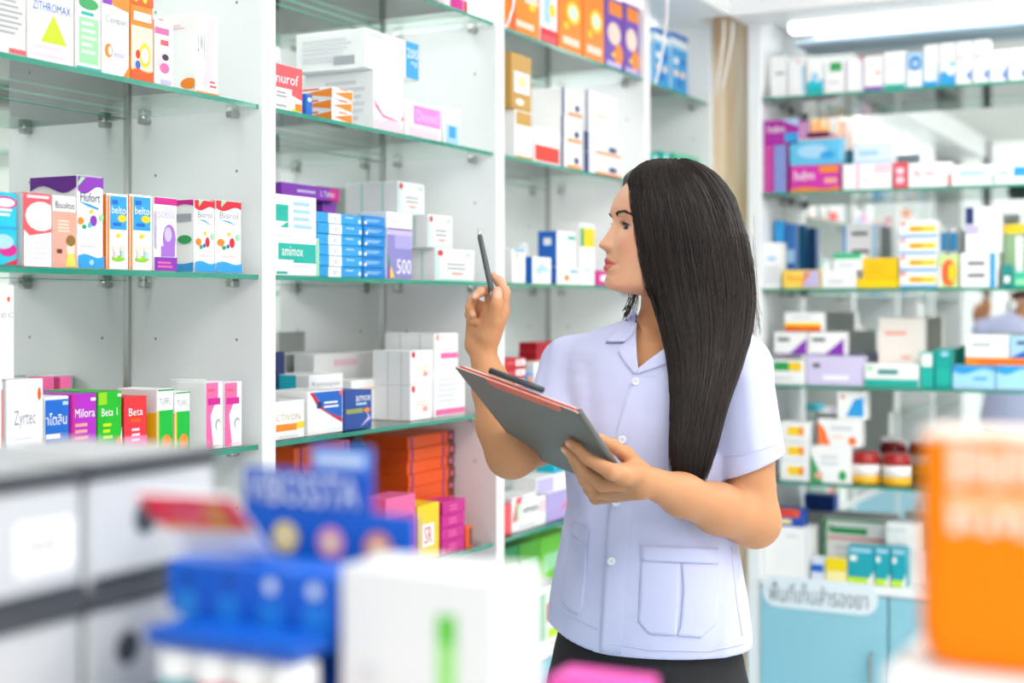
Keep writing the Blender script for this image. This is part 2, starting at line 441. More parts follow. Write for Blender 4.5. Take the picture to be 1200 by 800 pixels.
# ---- nearest bay, upper shelf -------------------------------------------------
G = 'cartons on the upper shelf of the nearest bay'
LB(1, -45, 31, -22, .07, 'cr', [LN(.5, .3, .95, .8, 7), R(.72, .03, 1, .1, 'rs')], 'cream carton at the left picture edge on the upper near shelf', group=G)
LB(1, 32, 87, -22, .075, 'w', [P([(.27, .24), (.84, .24), (.55, .60)], 'yg'), T('ZITHROMAX', .1, .62, .92, .73, 'b'), LN(.1, .06, .8, .2, 2, 'lpk')], 'white carton with yellow-green triangle on the upper near shelf', group=G)
LB(1, 88.5, 118.5, -15, .06, 'w', [R(.12, .08, .9, .63, 'lg'), E(.5, .80, .4, .07, 'g'), LN(.2, .66, .9, .70, 1, 'tl'), LN(.2, .2, .8, .58, 5, 'pg'), R(.02, .0, .98, .04, 'tl')], 'white carton with pale green panel on the upper near shelf', group=G)
LB(1, 119.5, 152, -16, .06, 'w', [R(.0, .78, .35, 1, 'p'), P([(.15, 1), (1, 1), (1, .74), (.4, .78)], 'o'), T('Cenpan', .1, .56, .9, .66, 'gy'), LN(.1, .42, .95, .48, 2, 'lgy'), E(.22, .27, .14, .08, 'o'), E(.26, .27, .06, .05, 'w'), P([(.75, 0), (1, 0), (1, .3), (.95, .12)], 'o'), LN(.42, .22, .9, .26, 1, 'lp')],
   'white carton with purple and orange corners on the upper near shelf', group=G)
LB(1, 153, 179.5, -8, .05, 'o', [R(.0, .12, 1, .62, 'pch'), E(.62, .3, .26, .14, 'y'), E(.62, .3, .17, .09, 'w'), E(.3, .3, .1, .05, 'r'), E(.3, .18, .12, .05, 'b'), R(.1, .68, .9, .78, 'w'), WV(.1, .14, .03, 'do'), R(.0, .86, 1, 1, 'do'), E(.2, .93, .1, .04, 'y'), E(.6, .93, .1, .04, 'y')], 'orange carton with a cartoon print on the upper near shelf', group=G)
LB(1, 181, 203.5, 24, .05, 'w', [R(.0, .78, .75, .88, 'pk'), E(.5, .36, .36, .16, 'lpk'), E(.55, .44, .18, .05, 'k'), E(.5, .27, .25, .08, 'pk'), LN(.3, .03, .9, .1, 1, 'lp'), R(.3, .62, .7, .7, 'rs')], 'slim white and pink carton on the upper near shelf', group=G)
LB(1, 229, 256.5, 17, .085, 'w', [P([(.5, .95), (.78, .95), (.66, .5), (.72, .2), (.3, .1), (.45, .3)], 'lpk'), T('A M K', .06, .42, .42, .74, 'gy'), R(.0, .0, 1, .03, 'o'), LN(.6, .1, .9, .18, 2, 'rs'), E(.12, .93, .12, .03, 'r', 'L'), LN(.2, .8, .8, .86, 2, 'lpk', 'L'), E(.85, .12, .2, .07, 'o', 'L')], 'white carton with pink zigzag print, rightmost on the upper near shelf', group=G)

# ---- nearest bay, middle shelf
G = 'cartons on the middle shelf of the nearest bay'
LB(2, -25, 20, 224, .06, 'cy', [E(.68, .86, .32, .09, 'mg'), E(.68, .86, .26, .06, 'w'), LN(.5, .68, .9, .78, 2, 'w'), R(.3, .5, 1, .54, 'sb'), E(.75, .22, .25, .09, 'mg'), P([(.6, .02), (1, .02), (1, .1)], 'r'), E(.6, .33, .3, .1, 'lb')], 'turquoise carton with pink spots at the left end of the middle near shelf', group=G)
LB(2, 27, 60.5, 226, .055, 'rs', [E(.62, .69, .56, .2, 'w'), P([(0, .5), (.2, .42), (1, .48), (1, 0), (0, 0)], 'w'), LN(.25, .7, .85, .76, 2, 'lgy'), LN(.3, .1, .85, .35, 4, 'lpk'), R(.1, .93, .9, .97, 'lpk')], 'red carton with white oval on the middle near shelf', group=G, sides={'L': 'w'})
LB(2, 61.5, 89.5, 229, .03, 'w', [R(.0, .0, 1, .78, 'sal'), T('Bisoltus', .1, .82, .92, .92, 'dg'), LN(.2, .5, .85, .66, 4, 'pch'), E(.75, .27, .18, .13, 'pch'), E(.75, .38, .2, .08, '#8a6a2a'), P([(.52, .02), (.98, .02), (.86, .2), (.62, .2)], '#d9d85a'), LN(.15, .2, .4, .26, 1, 'br')], 'salmon and white carton with a girl print on the middle near shelf', group=G)
LB(2, 90.5, 121.5, 206, .09, 'w', [WV(.83, .86, .035, 'p', True, ph=3), P([(.0, .88), (.3, .98), (.12, .98), (0, .92)], 'lg'), T('Flufort', .1, .72, .86, .82, 'nv'), P([(.02, .72), (.4, .70), (.8, .66), (.8, .64), (.4, .67)], 'sb'), E(.6, .52, .13, .06, 'p'), E(.1, .51, .13, .04, 'o'), E(.24, .45, .08, .025, 'g'), E(.52, .62, .07, .025, 'y'), E(.45, .47, .06, .03, 'cy'), E(.9, .56, .08, .04, 'lg'), LN(.1, .24, .9, .28, 1, 'lgy'), WV(.14, .14, .02, 'sb'), E(.5, .07, .09, .03, 'lb'), WV(.84, .87, .05, 'dp', True, f='L')],
   'tall white carton with purple top, tallest on the middle near shelf', group=G, inset=.016)
for k, (a, b, w_) in enumerate(((125, 151, 'left'), (152, 179, 'right'))):
    LB(2, a, b, 227 + k, .05, 'w', [R(.0, .0, .1, .97, 'o'), R(.14, .53, .9, .97, 'sb'), LN(.22, .86, .5, .92, 1, 'b'), T('belto', .2, .74, .85, .84, 'w'), E(.68, .68, .2, .05, 'y'), LN(.25, .58, .7, .62, 1, 'b'), E(.5, .45, .1, .03, 'y'), E(.35, .28, .12, .05, 'pch'), E(.7, .28, .12, .05, 'pch'), E(.5, .15, .3, .04, '#8fd02a'), R(.3, .16, .45, .25, 'lpk'), R(.6, .16, .75, .25, 'lb')],
       f'{w_} of two orange-spined blue cartons on the middle near shelf', group=G, sides={'L': 'o'})
LB(2, 180, 207.5, 231, .05, 'w', [R(.0, .9, 1, 1, 'mg'), T('Iscella', .1, .72, .9, .85, 'lp'), E(.66, .44, .28, .2, '#a86fd0'), E(.6, .5, .16, .1, 'lp'), R(.3, .2, .9, .34, '#a86fd0'), R(.0, .0, 1, .19, 'p'), LN(.15, .05, .9, .13, 2, 'pk'), R(.02, .3, .12, .8, 'lp')], 'white carton with purple silhouette and magenta top on the middle near shelf', group=G)
for k, (a, b, w_, dd) in enumerate(((227.5, 252, 'left', .09), (252.5, 283, 'right', .07))):
    LB(2, a, b, 234 + k, dd, 'w', [WV(.88, .88, .03, 'r', True, ph=3), P([(.2, .9), (.42, .99), (.2, .99)], 'lg'), T('Bisrol', .15, .75, .85, .84, 'gy'), P([(.1, .73), (.5, .70), (.85, .65), (.5, .72)], 'sb'), E(.62, .42, .1, .07, 'r'), E(.18, .42, .14, .05, 'o'), E(.5, .54, .07, .03, 'y'), E(.85, .5, .08, .05, 'lg'), E(.3, .35, .07, .03, 'g'), E(.45, .37, .05, .03, 'b'), LN(.2, .22, .9, .25, 1, 'lpk'), WV(.14, .14, .02, 'sb'), WV(.87, .9, .04, 'mg', True, f='L', ph=3), R(.45, .7, .95, .8, 'gy', 'L'), E(.8, .45, .16, .06, 'g', 'L'), E(.5, .38, .1, .04, 'r', 'L'), WV(.12, .14, .02, 'sb', f='L')],
       f'{w_} white carton with red top and coloured dots on the middle near shelf', group=G)

# ---- nearest bay, lower shelf
G = 'cartons on the lower shelf of the nearest bay'
zt = LB(3, -55, 4, 446, .06, 'w', [R(.96, .08, .985, .9, 'rs'), LN(.2, .3, .8, .6, 2, 'lgy')], 'lower white carton with red edge at the left end of the lower near shelf', group=G)
LB(3, -55, 17, 333, .06, 'w', [E(.9, .85, .03, .03, 'do'), T('Zyrtec', .3, .62, .98, .74, 'gy'), LN(.3, .55, .95, .57, 1, 'lgy')], 'upper white carton with orange dot standing on another at the left end', group=G, zb=zt)
LB(3, 8, 51, 444, .06, 'w', [T('Zyrtec', .18, .48, .78, .68, '#8f95a3'), LN(.18, .38, .8, .4, 1, 'lgy'), E(.88, .84, .05, .07, 'do'), R(.0, .0, 1, .06, 'lpk')], 'large white carton lettered in grey on the lower near shelf', group=G, inset=.012)
for k, (u0, u1) in enumerate(((30, 46), (52, 66))):
    LB(3, u0 + 18, u1 + 18, 441, .03, 'pk', [R(.1, .2, .9, .5, 'lpk')], ('left' if k == 0 else 'right') + ' small pink carton behind the blue-panelled carton on the lower near shelf', inset=.19, group=G)
LB(3, 52, 81, 464, .11, 'w', [R(.0, .36, .97, .96, 'b'), T('าโตลิน', .04, .62, .9, .78, 'w'), LN(.04, .44, .8, .5, 1, 'w'), LN(.04, .2, .85, .28, 2, 'lb'), R(.72, .88, .95, .93, 'lb')], 'white carton with blue panel on the lower near shelf', group=G)
LB(3, 83.5, 113.5, 461, .11, '#b02cc0', [T('Milora', .12, .68, .92, .8, 'w'), LN(.12, .3, .8, .6, 4, 'sal'), E(.82, .22, .16, .1, 'y'), R(.75, .9, .95, .94, 'w'), P([(0, .02), (1, .02), (1, .16), (.3, .1)], 'w'), R(.0, .0, .12, 1, 'mg')], 'magenta and purple carton on the lower near shelf', group=G)
LB(3, 114.5, 143, 458, .11, '#1fb52a', [T('Beta 1', .14, .66, .8, .77, 'w'), LN(.2, .35, .6, .56, 3, 'yg'), P([(0, .1), (.9, .28), (1, .5), (1, 0), (0, 0)], 'w'), E(.85, .25, .12, .12, 'o'), R(.0, .82, .35, 1, '#8fce22'), R(.8, .92, .95, .96, 'w')], 'bright green carton with white corner on the lower near shelf', group=G)
LB(3, 145.5, 172.5, 464, .11, '#e6353d', [R(.0, .0, 1, .38, 'pk'), T('Beta', .18, .7, .8, .82, 'w'), R(.25, .6, .7, .66, 'do'), LN(.3, .3, .75, .5, 3, 'lpk'), P([(0, 0), (1, 0), (1, .12), (.2, .18)], 'w')], 'red and pink carton on the lower near shelf', group=G)
for k, (a, b, t) in enumerate(((184, 203.5, 455), (205, 223, 458))):
    LB(3, a, b, t, .08, 'w', [R(.08, .0, .95, .68, '#12b83e'), T('TUFFL', .1, .76, .85, .86, 'gy'), E(.55, .2, .3, .12, 'o'), R(.0, .0, .08, .68, 'y'), R(.75, .0, 1, .65, 'y', 'L'), R(.3, .0, .75, .6, 'g', 'L'), R(.0, .97, 1, 1, 'g')],
       ('left' if k == 0 else 'right') + ' green and white carton with orange dot, lower near shelf', group=G, inset=.014 + .0 * k)
LB(3, 226, 243, 444, .05, 'w', [LN(.2, .62, .9, .7, 2, 'lpk'), P([(0, .3), (.5, .32), (1, .5), (.5, .4), (0, .36)], 'rs')], 'white carton with red curve behind the two pink ribbon cartons', inset=.11, group=G)
for k, (a, b) in enumerate(((241, 261.5), (262.5, 284))):
    LB(3, a, b, 447, .06, 'w', [R(.0, .72, .7, .99, 'pk'), P([(0, .02), (.42, .02), (.25, .5), (.6, .74), (0, .74)], 'pk'), LN(.1, .66, .95, .76, 1, 'mg'), E(.7, .36, .16, .09, 'gy'), E(.72, .34, .12, .07, 'w'), R(.1, .86, .5, .9, 'rs'), R(.3, .04, .9, .06, 'lpk')],
       ('left' if k == 0 else 'right') + ' white carton with pink ribbon at the lower near shelf end', group=G)

# ---- middle bay, top shelf (only a bottom edge shows)
G = 'cartons on the top shelf of the middle bay'
LB(0, 527, 548, -40, .06, 'w', [R(.0, .0, .75, .3, 'mg'), R(.78, .0, 1, .3, 'r')], 'white and magenta carton cut by the top picture edge, middle bay', inset=.02, group=G)
LB(0, 500, 518, -30, .06, 'pk', [R(.1, .0, .9, .2, 'mg')], 'pink carton cut by the top picture edge, middle bay', inset=.05, group=G)

# ---- middle bay, upper shelf
G = 'cartons on the upper shelf of the middle bay'
LB(1, 322.5, 354.5, 77, .07, 'w', [P([(0, .5), (.6, .5), (.6, .38), (1, .3), (1, 1), (0, 1)], 'rs'), T('nurof', .02, .6, .84, .82, 'w'), LN(.03, .3, .5, .42, 2, 'gy'), LN(.03, .1, .4, .14, 1, 'gy'), R(.72, .06, .98, .22, 'o'), E(.68, .05, .1, .04, 'yg')], 'red and white carton at the left of the upper middle-bay shelf', inset=.022, group=G)
LB(1, 358.5, 366.5, 110, .06, 'b', [E(.5, .75, .3, .1, 'w')], 'narrow blue carton beside the orange-wedged cartons', inset=.022, group=G)
LB(1, 389.5, 414, 104, .075, 'w', [P([(.05, .45), (.95, .1), (.95, .9)], 'o'), R(.3, .86, .7, .96, 'do'), P([(.1, .5), (.98, .1), (.98, .9)], 'o', 'L'), R(.0, .8, .6, .95, 'do', 'L')], 'orange-wedged white carton in the stack, upper middle-bay shelf', n=3, inset=.022, group=G)
zt = LB(1, 438, 473, 86, .16, 'w', [WV(.3, .14, -.1, 'lpk', ph=.5), P([(0, .52), (.3, .3), (.9, .22), (.3, .25), (.05, .4)], 'pk'), T('VAXIVA', .35, .62, .98, .72, 'lgy'), LN(.1, .86, .3, .9, 1, 'lgy'), P([(.88, .25), (1, .36), (1, .28)], 'rs'), LN(.3, .2, .9, .85, 6, 'lgy', 'L')], 'large white carton with pink wave under the blue-tagged carton', inset=.03, group=G)
LB(1, 428, 491, 42, .16, 'w', [R(.74, .02, .99, .99, 'sb'), T('200', .765, .56, .98, .82, 'w'), T('mg', .84, .34, .96, .48, 'w'), LN(.08, .84, .35, .88, 1, 'lb'), T('Fxxxxxxx', .08, .5, .6, .66, 'lgy'), LN(.1, .2, .9, .8, 6, 'lgy', 'L'), R(.55, .12, .85, .34, 'gy', 'L')], 'long white carton with blue panel reading 200 mg, on top of another', zb=zt, inset=.03, group=G)
LB(1, 476, 516.5, 121, .05, 'w', [R(.2, .38, .98, .9, '#e58ad6'), T('Dxxxd', .28, .5, .9, .78, '#f4c6ee'), R(.05, .05, .95, .3, 'lpk')], 'white carton with lilac-pink panel on the upper middle-bay shelf', inset=.022, group=G)
LB(1, 520, 539.5, 126, .04, 'w', [R(.1, .0, .9, .55, 'lb'), R(.3, .2, .7, .5, 'sb'), LN(.3, .72, .85, .78, 1, 'lgy')], 'small white and light blue carton, right end of upper middle-bay shelf', inset=.022, group=G)

# ---- middle bay, middle shelf
G = 'cartons on the middle shelf of the middle bay'
zt = LB(2, 322.5, 374, 277, .09, 'w', [R(.06, .4, .92, .82, 'tl'), T('amimox', .14, .5, .62, .74, 'w'), R(.4, .33, .92, .4, 'tl'), LN(.35, .22, .85, .28, 1, 'lgy'), R(.02, .04, .26, .1, 'tl'), R(.94, .0, .99, 1, 'lg')], 'white carton with green label, bottom left of the middle-bay middle shelf', inset=.016, group=G)
zt2 = LB(2, 322.5, 371, 229, .09, 'w', [R(.0, .35, .3, .75, 'tl'), LN(.42, .2, .95, .85, 4, 'lb'), P([(.1, .2), (.3, .35), (.3, .2)], 'tl')], 'white carton with green square on top of the green-labelled one', zb=zt, inset=.016, group=G)
z5 = LB(2, 378, 394, 237, .05, 'p', [R(.5, .3, .95, .7, 'mg'), LN(.1, .3, .5, .6, 1, 'w')], 'small purple carton standing behind the blue stack', inset=.17, group=G)
LB(2, 330, 398, 217, .07, 'p', [R(.82, .05, 1, .95, 'mg'), T('L Tablet', .66, .3, .9, .7, 'w'), LN(.25, .4, .58, .6, 1, 'lp')], 'long purple carton lying on the small purple one', zb=z5, inset=.15, group=G)
LB(2, 372, 425, 250, .07, 'sb', [R(.24, .02, .52, .96, 'w'), LN(.34, .3, .44, .6, 2, 'gy'), R(.62, .6, .8, .75, 'lb'), E(.94, .4, .03, .2, 'w')], 'light blue tablet carton with white band, left blue stack', n=6, inset=.02, group=G)
LB(2, 426, 452, 253, .07, '#1b86d4', [LN(.1, .4, .9, .65, 2, 'lb'), E(.1, .3, .06, .15, 'w')], 'blue tablet carton of the right blue stack', n=6, inset=.02, group=G)
LB(2, 453, 483, 249, .06, 'w', [R(.0, .0, .98, .66, '#8d86c6'), R(.0, .66, .98, .74, 'lp'), R(.3, .46, .98, .66, '#aaa4d8'), T('500', .38, .08, .95, .3, 'w'), P([(0, .0), (.1, .0), (.0, .4)], 'p'), P([(.05, .22), (.18, .12), (.05, .4)], 'g'), P([(.1, .02), (.28, .02), (.15, .2)], 'y'), LN(.1, .84, .6, .9, 1, 'lgy'), R(.0, .74, .98, .76, 'dp')], 'white carton with violet panel numbered 500 on the middle shelf', inset=.02, group=G)
PRT = [R(.0, .05, .1, .95, '#bfe8df'), E(.12, .86, .07, .1, 'r'), LN(.75, .8, .98, .88, 1, 'lg'), LN(.28, .36, .9, .56, 2, 'gy'), LN(.4, .2, .75, .28, 1, 'sal'), R(.05, .03, .98, .08, '#bfe8df'), R(.3, .04, .34, .96, '#bfe8df', 'L'), R(.7, .04, .74, .96, '#bfe8df', 'L')]
zt = LB(2, 510, 556, 292, .11, 'w', PRT, 'lowest white carton with red mark and teal lines, right of the middle shelf', inset=.03, group=G)
LB(2, 501.5, 530, 252, .11, 'w', PRT, 'white carton with red mark standing on the lowest one of its stack', zb=zt, inset=.03, group=G)
zt = LB(2, 477, 497, 252, .08, 'w', [LN(.1, .1, .9, .8, 3, 'lgy')], 'white carton behind the violet 500 carton', inset=.12, group=G)
LB(2, 466, 497.5, 214, .13, 'w', PRT, 'white carton with red mark, topmost behind the violet 500 carton', zb=zt, inset=.12, group=G)

# ---- middle bay, lower shelf
G = 'cartons on the lower shelf of the middle bay'
LB(3, 322.5, 357, 469, .10, 'w', [R(.02, .22, .72, .4, 'o'), R(.72, .25, .98, .42, 'y'), T('CTIVON', .02, .48, .85, .66, '#d8c9a0'), LN(.1, .06, .9, .1, 1, 'lgy')], 'white carton with orange band at the left of the lower middle-bay shelf', inset=.016, group=G)
LB(3, 324, 334, 412, .05, 'nv', [LN(.2, .3, .8, .5, 2, 'b'), R(.1, .04, .9, .12, 'lb')], 'tall navy carton at the back left of the lower middle-bay shelf', inset=.20, group=G)
LB(3, 362, 402, 438, .10, 'w', [T('Rennopan', .08, .74, .9, .86, 'gy'), R(.3, .0, .7, 1, 'cy', 'L'), R(.0, .0, .18, 1, 'sb', 'L')], 'white carton with turquoise end behind the blue-and-red carton', inset=.13, group=G)
LB(3, 360.5, 402, 457, .09, 'w', [P([(.05, .97), (.97, .97), (.97, .3), (.5, .5)], 'b'), P([(.05, .97), (.3, .62), (.97, .22), (.97, .32), (.5, .52), (.14, .97)], 'r'), LN(.45, .6, .9, .74, 2, 'w'), R(.25, .6, .38, .75, 'nv'), P([(.84, .97), (.97, .8), (.97, .97)], 'rs')], 'white carton with blue field and red arc on the lower middle-bay shelf', inset=.016, group=G)
LB(3, 403.5, 436, 457, .08, '#2a4f9e', [T('amox', .4, .72, .95, .86, 'w'), LN(.4, .62, .95, .68, 1, 'lb'), R(.05, .42, .65, .54, '#9aa65a'), P([(.55, .05), (.95, .25), (.75, .5), (.85, .3)], 'lp'), E(.8, .48, .12, .06, 'o')], 'dark blue carton beside the blue-and-red one', inset=.016, group=G)
LB(3, 412, 453, 444, .06, 'w', [LN(.2, .74, .85, .82, 1, 'pch'), R(.75, .28, 1, .38, 'r'), R(.75, .05, 1, .12, 'rs')], 'white carton with red bars behind the dark blue carton', inset=.115, group=G)
LB(3, 368, 442, 413, .05, 'w', [LN(.3, .8, .8, .9, 1, 'lpk')], 'long white carton at the back of the lower middle-bay shelf', inset=.225, group=G)
LB(3, 447, 458, 425, .03, 'r', [], 'small red carton at the back of the lower middle-bay shelf', inset=.225, group=G)
PR2 = [E(.12, .88, .08, .1, 'r'), LN(.2, .4, .85, .54, 2, 'pch'), E(.65, .3, .12, .08, 'sal'), R(.4, .02, .43, .98, 'lgy', 'L'), R(.75, .02, .78, .98, 'lgy', 'L')]
zt = LB(3, 481, 507, 450, .09, 'w', PR2, 'lower white carton with red mark and peach print, lower middle-bay shelf', inset=.03, group=G)
LB(3, 481, 507.5, 410, .09, 'w', PR2, 'upper white carton with red mark and peach print, lower middle-bay shelf', zb=zt, inset=.03, group=G)
zt = LB(3, 508.5, 545, 431, .08, 'w', [R(.05, .04, 1, .16, 'pk'), LN(.1, .3, .8, .8, 5, 'lgy')], 'white carton with pink foot at the right of the lower middle-bay shelf', inset=.03, group=G)
LB(3, 509, 537, 390, .12, 'w', [E(.12, .88, .08, .1, 'sal'), R(.25, .28, .98, .44, 'pk'), LN(.3, .5, .8, .56, 1, 'lpk'), R(.3, .02, .33, .98, 'lgy', 'L'), R(.7, .02, .73, .98, 'lgy', 'L')], 'white carton with pink bar on top of the pink-footed carton', zb=zt, inset=.03, group=G)

# ---- middle bay, bottom shelf
G = 'cartons on the bottom shelf of the middle bay'
LB(4, 478, 553, 506, .11, 'do', [R(.85, .0, .99, .96, 'br'), E(.92, .5, .03, .25, 'pk'), R(.72, .02, .75, .98, 'dp'), R(.06, .02, .09, .98, 'dp')], 'orange carton with brown end in the tall stack under the glass', n=9, inset=.10, group=G)
LB(4, 518, 545, 586, .06, 'mg', [LN(.3, .3, .7, .7, 2, 'pk')], 'magenta carton in the small stack before the orange stack', n=4, inset=.016, group=G)
LB(4, 489, 515, 590, .06, 'y', [R(.2, .25, .75, .65, 'w'), T('SR', .3, .3, .65, .6, 'r')], 'yellow carton with white square beside the magenta stack', inset=.016, group=G)
LB(4, 546, 554, 616, .05, 'do', [R(.5, .1, .9, .9, 'br')], 'small orange carton right of the magenta stack', inset=.016, group=G)
LB(4, 452, 487, 581, .06, 'pk', [R(.1, .3, .9, .7, 'mg')], 'pink carton left of the yellow one, mostly hidden', inset=.016, group=G)
LB(4, 345, 411, 520, .10, 'do', [R(.1, .02, .13, .98, 'dp'), R(.9, .02, .93, .98, 'dp')], 'orange carton in the stack behind the blue display header', n=6, inset=.09, group=G)
LB(4, 413, 428, 522, .08, 'k', [R(.3, .1, .5, .9, 'br')], 'dark narrow carton beside the orange stack at left', inset=.09, group=G)

# ---- far bay, top shelf
G = 'cartons on the top shelf of the far bay'
OR = [E(.6, .55, .3, .16, 'y'), E(.6, .55, .2, .1, '#cfe8d8'), R(.15, .1, .85, .2, 'pch'), E(.3, .35, .1, .05, 'y')]
LB(0, 597, 632, -30, .06, 'o', [R(.5, .55, .95, 1, 'pch'), R(.2, .12, .8, .22, 'pch'), E(.75, .5, .12, .06, 'y'), R(.0, .0, .2, 1, 'do')], 'broad orange carton at the left of the far top shelf', group=G)
LB(0, 633, 653, -30, .06, 'w', [R(.0, .0, 1, .22, 'r'), R(.2, .3, .6, .7, 'lb'), E(.7, .5, .2, .1, 'y'), R(.1, .05, .9, .12, 'rs')], 'white carton with red foot on the far top shelf', group=G)
LB(0, 655, 682.5, -25, .05, 'o', OR, 'left of two orange cartons with yellow bubble on the far top shelf', group=G, sides={'L': 'do'})
LB(0, 684, 708, -15, .05, 'o', OR, 'right of two orange cartons with yellow bubble on the far top shelf', group=G, sides={'L': 'do'})
PU = [E(.5, .5, .36, .16, 'pch'), R(.2, .76, .95, .95, 'o'), E(.75, .22, .25, .16, 'o'), R(.1, .03, .9, .1, 'lp'), E(.45, .2, .1, .04, 'y')]
LB(0, 709, 730, -2, .05, '#6b3fb0', PU, 'left of two purple cartons on the far top shelf', group=G, sides={'L': 'dp'})
LB(0, 731, 751.5, 6, .05, '#6b3fb0', PU, 'right of two purple cartons on the far top shelf', group=G, sides={'L': 'dp'})

# ---- far bay, upper shelf
G = 'cartons on the upper shelf of the far bay'
GD = [R(.05, .72, .95, .97, 'go'), R(.12, .3, .9, .68, '#dfeaf2'), R(.3, .4, .7, .6, 'ly'), R(.05, .03, .95, .26, 'go'), E(.4, .14, .2, .06, 'w')]
zt = LB(1, 603.5, 623.5, 130, .06, 'w', [R(.05, .7, .95, .97, 'go'), R(.1, .1, .9, .6, '#dfeaf2'), R(.0, .0, 1, .06, 'go')], 'lower gold and white carton on the far upper shelf', group=G)
LB(1, 599, 623, 64, .06, 'go', GD, 'upper gold carton standing on another on the far upper shelf', zb=zt, group=G)
zt = LB(1, 590.8, 600, 132, .05, 'w', [R(.0, .5, .95, .95, 'b'), R(.3, .6, .7, .85, 'w')], 'white carton with blue label beside the gold cartons', inset=.085, group=G)
LB(1, 590.8, 598, 66, .05, 'lb', [LN(.1, .2, .9, .7, 3, 'gy')], 'pale blue carton on the blue-labelled one beside the gold carton', zb=zt, inset=.085, group=G)
LB(1, 626, 656, 151, .05, 'w', [R(.03, .06, .97, .5, '#ee3a2a'), LN(.2, .7, .7, .78, 1, 'lgy')], 'white carton with red lower half on the far upper shelf', group=G)
NE = [R(.0, .0, .14, 1, 'nv'), LN(.3, .7, .85, .85, 2, 'pch'), E(.75, .35, .12, .14, 'nv'), R(.3, .04, .98, .16, 'o')]
LB(1, 657.5, 682, 106, .11, 'w', NE, 'navy-edged white carton, left stack of the far upper shelf', n=3, group=G)
LB(1, 683.5, 729, 158, .08, 'w', NE, 'navy-edged white carton, right stack of the far upper shelf', n=2, group=G)
LB(1, 686, 722, 110, .07, 'w', [R(.0, .0, .08, 1, 'nv'), T('Bexita', .25, .6, .8, .74, 'pch'), LN(.3, .4, .7, .5, 1, 'pch')], 'white carton with peach lettering on top of the right stack', zb=CAMH + (HOR - 158) / FPX * ldep(706, .014), group=G)

# ---- far bay, middle shelf
G = 'cartons on the middle shelf of the far bay'
LB(2, 600.5, 616, 292, .05, 'w', [E(.35, .82, .1, .06, 'o'), LN(.3, .4, .8, .5, 1, 'lgy'), R(.1, .93, .9, .99, 'sb')], 'white carton with orange dot beside the dividing panel, far middle shelf', group=G)
LB(2, 624, 646, 301, .06, 'w', [E(.5, .5, .35, .2, 'lb'), E(.6, .35, .2, .1, 'w'), R(.2, .7, .8, .85, 'lgy'), R(.0, .0, 1, 1, 'b', 'L'), R(.3, .3, .7, .7, 'lb', 'L')], 'white carton with blue end on the far middle shelf', group=G)
zt = LB(2, 652.5, 678, 313, .05, 'w', [E(.45, .4, .12, .18, 'o'), R(.6, .7, .95, .85, 'sb'), R(.0, .0, .99, 1, 'b', 'L')], 'small white carton with orange dot under a taller white one', group=G)
LB(2, 652.5, 675, 271, .05, 'w', [R(.55, .78, .95, .88, 'tl'), LN(.2, .3, .7, .4, 1, 'lgy'), R(.0, .0, .99, 1, 'b', 'L'), R(.3, .6, .7, .8, 'w', 'L')], 'white carton with blue end on top of the small one', zb=zt, group=G)
LB(2, 679.5, 697, 262, .06, 'w', [R(.25, .62, .98, .93, 'y'), R(.02, .62, .26, .93, 'g'), LN(.2, .2, .8, .3, 1, 'lgy')], 'tall white carton with green and yellow square, far middle shelf', group=G)
LB(2, 699, 722, 317, .05, 'mg', [R(.2, .3, .7, .7, 'w')], 'small magenta carton beside her mouth on the far middle shelf', group=G)

# ---- far bay, lower and bottom shelves
G = 'cartons on the lower shelf of the far bay'
RDP = [R(.5, .2, .95, .8, 'w'), LN(.55, .35, .9, .65, 2, 'rs'), R(.05, .4, .4, .6, 'rs')]
LB(3, 591.5, 616, 419, .06, '#c3202e', RDP, 'red and white carton of the left red stack, far lower shelf', n=5, inset=.02, group=G)
zt = LB(3, 629, 662, 421, .05, 'o', [R(.1, .3, .9, .6, 'ly')], 'orange carton under the two dark red cartons', inset=.1, group=G)
LB(3, 629, 667, 400, .05, '#b01226', [R(.3, .3, .7, .7, 'rs')], 'dark red carton of the pair on the orange one', n=2, zb=zt, inset=.1, group=G)
LB(3, 626, 648, 424, .05, 'w', [LN(.2, .3, .8, .6, 2, 'lgy')], 'white carton before the orange one on the far lower shelf', inset=.02, group=G)
LB(3, 617, 625, 436, .05, 'sb', [R(.2, .5, .8, .9, 'o')], 'small blue and orange carton between red and white cartons', inset=.02, group=G)
G = 'cartons on the bottom shelf of the far bay'
LB(4, 600, 640, 578, .07, 'w', [P([(0, .3), (.12, .95), (.3, .98), (.1, .3)], 'rs'), R(.12, .3, .2, .8, 'lg'), T('HIMAN', .3, .46, .75, .64, 'dg'), E(.88, .55, .1, .2, 'lpk'), LN(.2, .1, .8, .16, 1, 'lgy')], 'white carton with red corner lettered in grey, bottom far shelf', inset=.02, group=G)
zt = LB(4, 641, 668, 575, .06, '#b6a8e0', [P([(.1, .2), (.6, .35), (.95, .7), (.9, .4)], 'pk')], 'lilac carton with pink swoosh on the bottom far shelf', inset=.02, group=G)
LB(4, 628, 668, 556, .06, 'w', [R(.02, .1, .5, .9, 'lp'), R(.55, .3, .9, .7, 'w')], 'white and lilac carton lying on the swoosh carton', zb=zt, inset=.02, group=G)
LB(4, 650, 672, 541, .05, 'cy', [R(.1, .3, .6, .7, 'b')], 'turquoise carton on top of the lilac cartons', zb=CAMH + (HOR - 556) / FPX * ldep(648, .02), inset=.03, group=G)
LB(4, 591.5, 599, 590, .06, 'rs', [], 'narrow rose carton at the left of the bottom far shelf', inset=.02, group=G)
G = 'cartons in the lowest opening of the far bay'
GRN = [R(.55, .2, .95, .5, 'sb'), R(.1, .6, .9, .8, 'lg')]
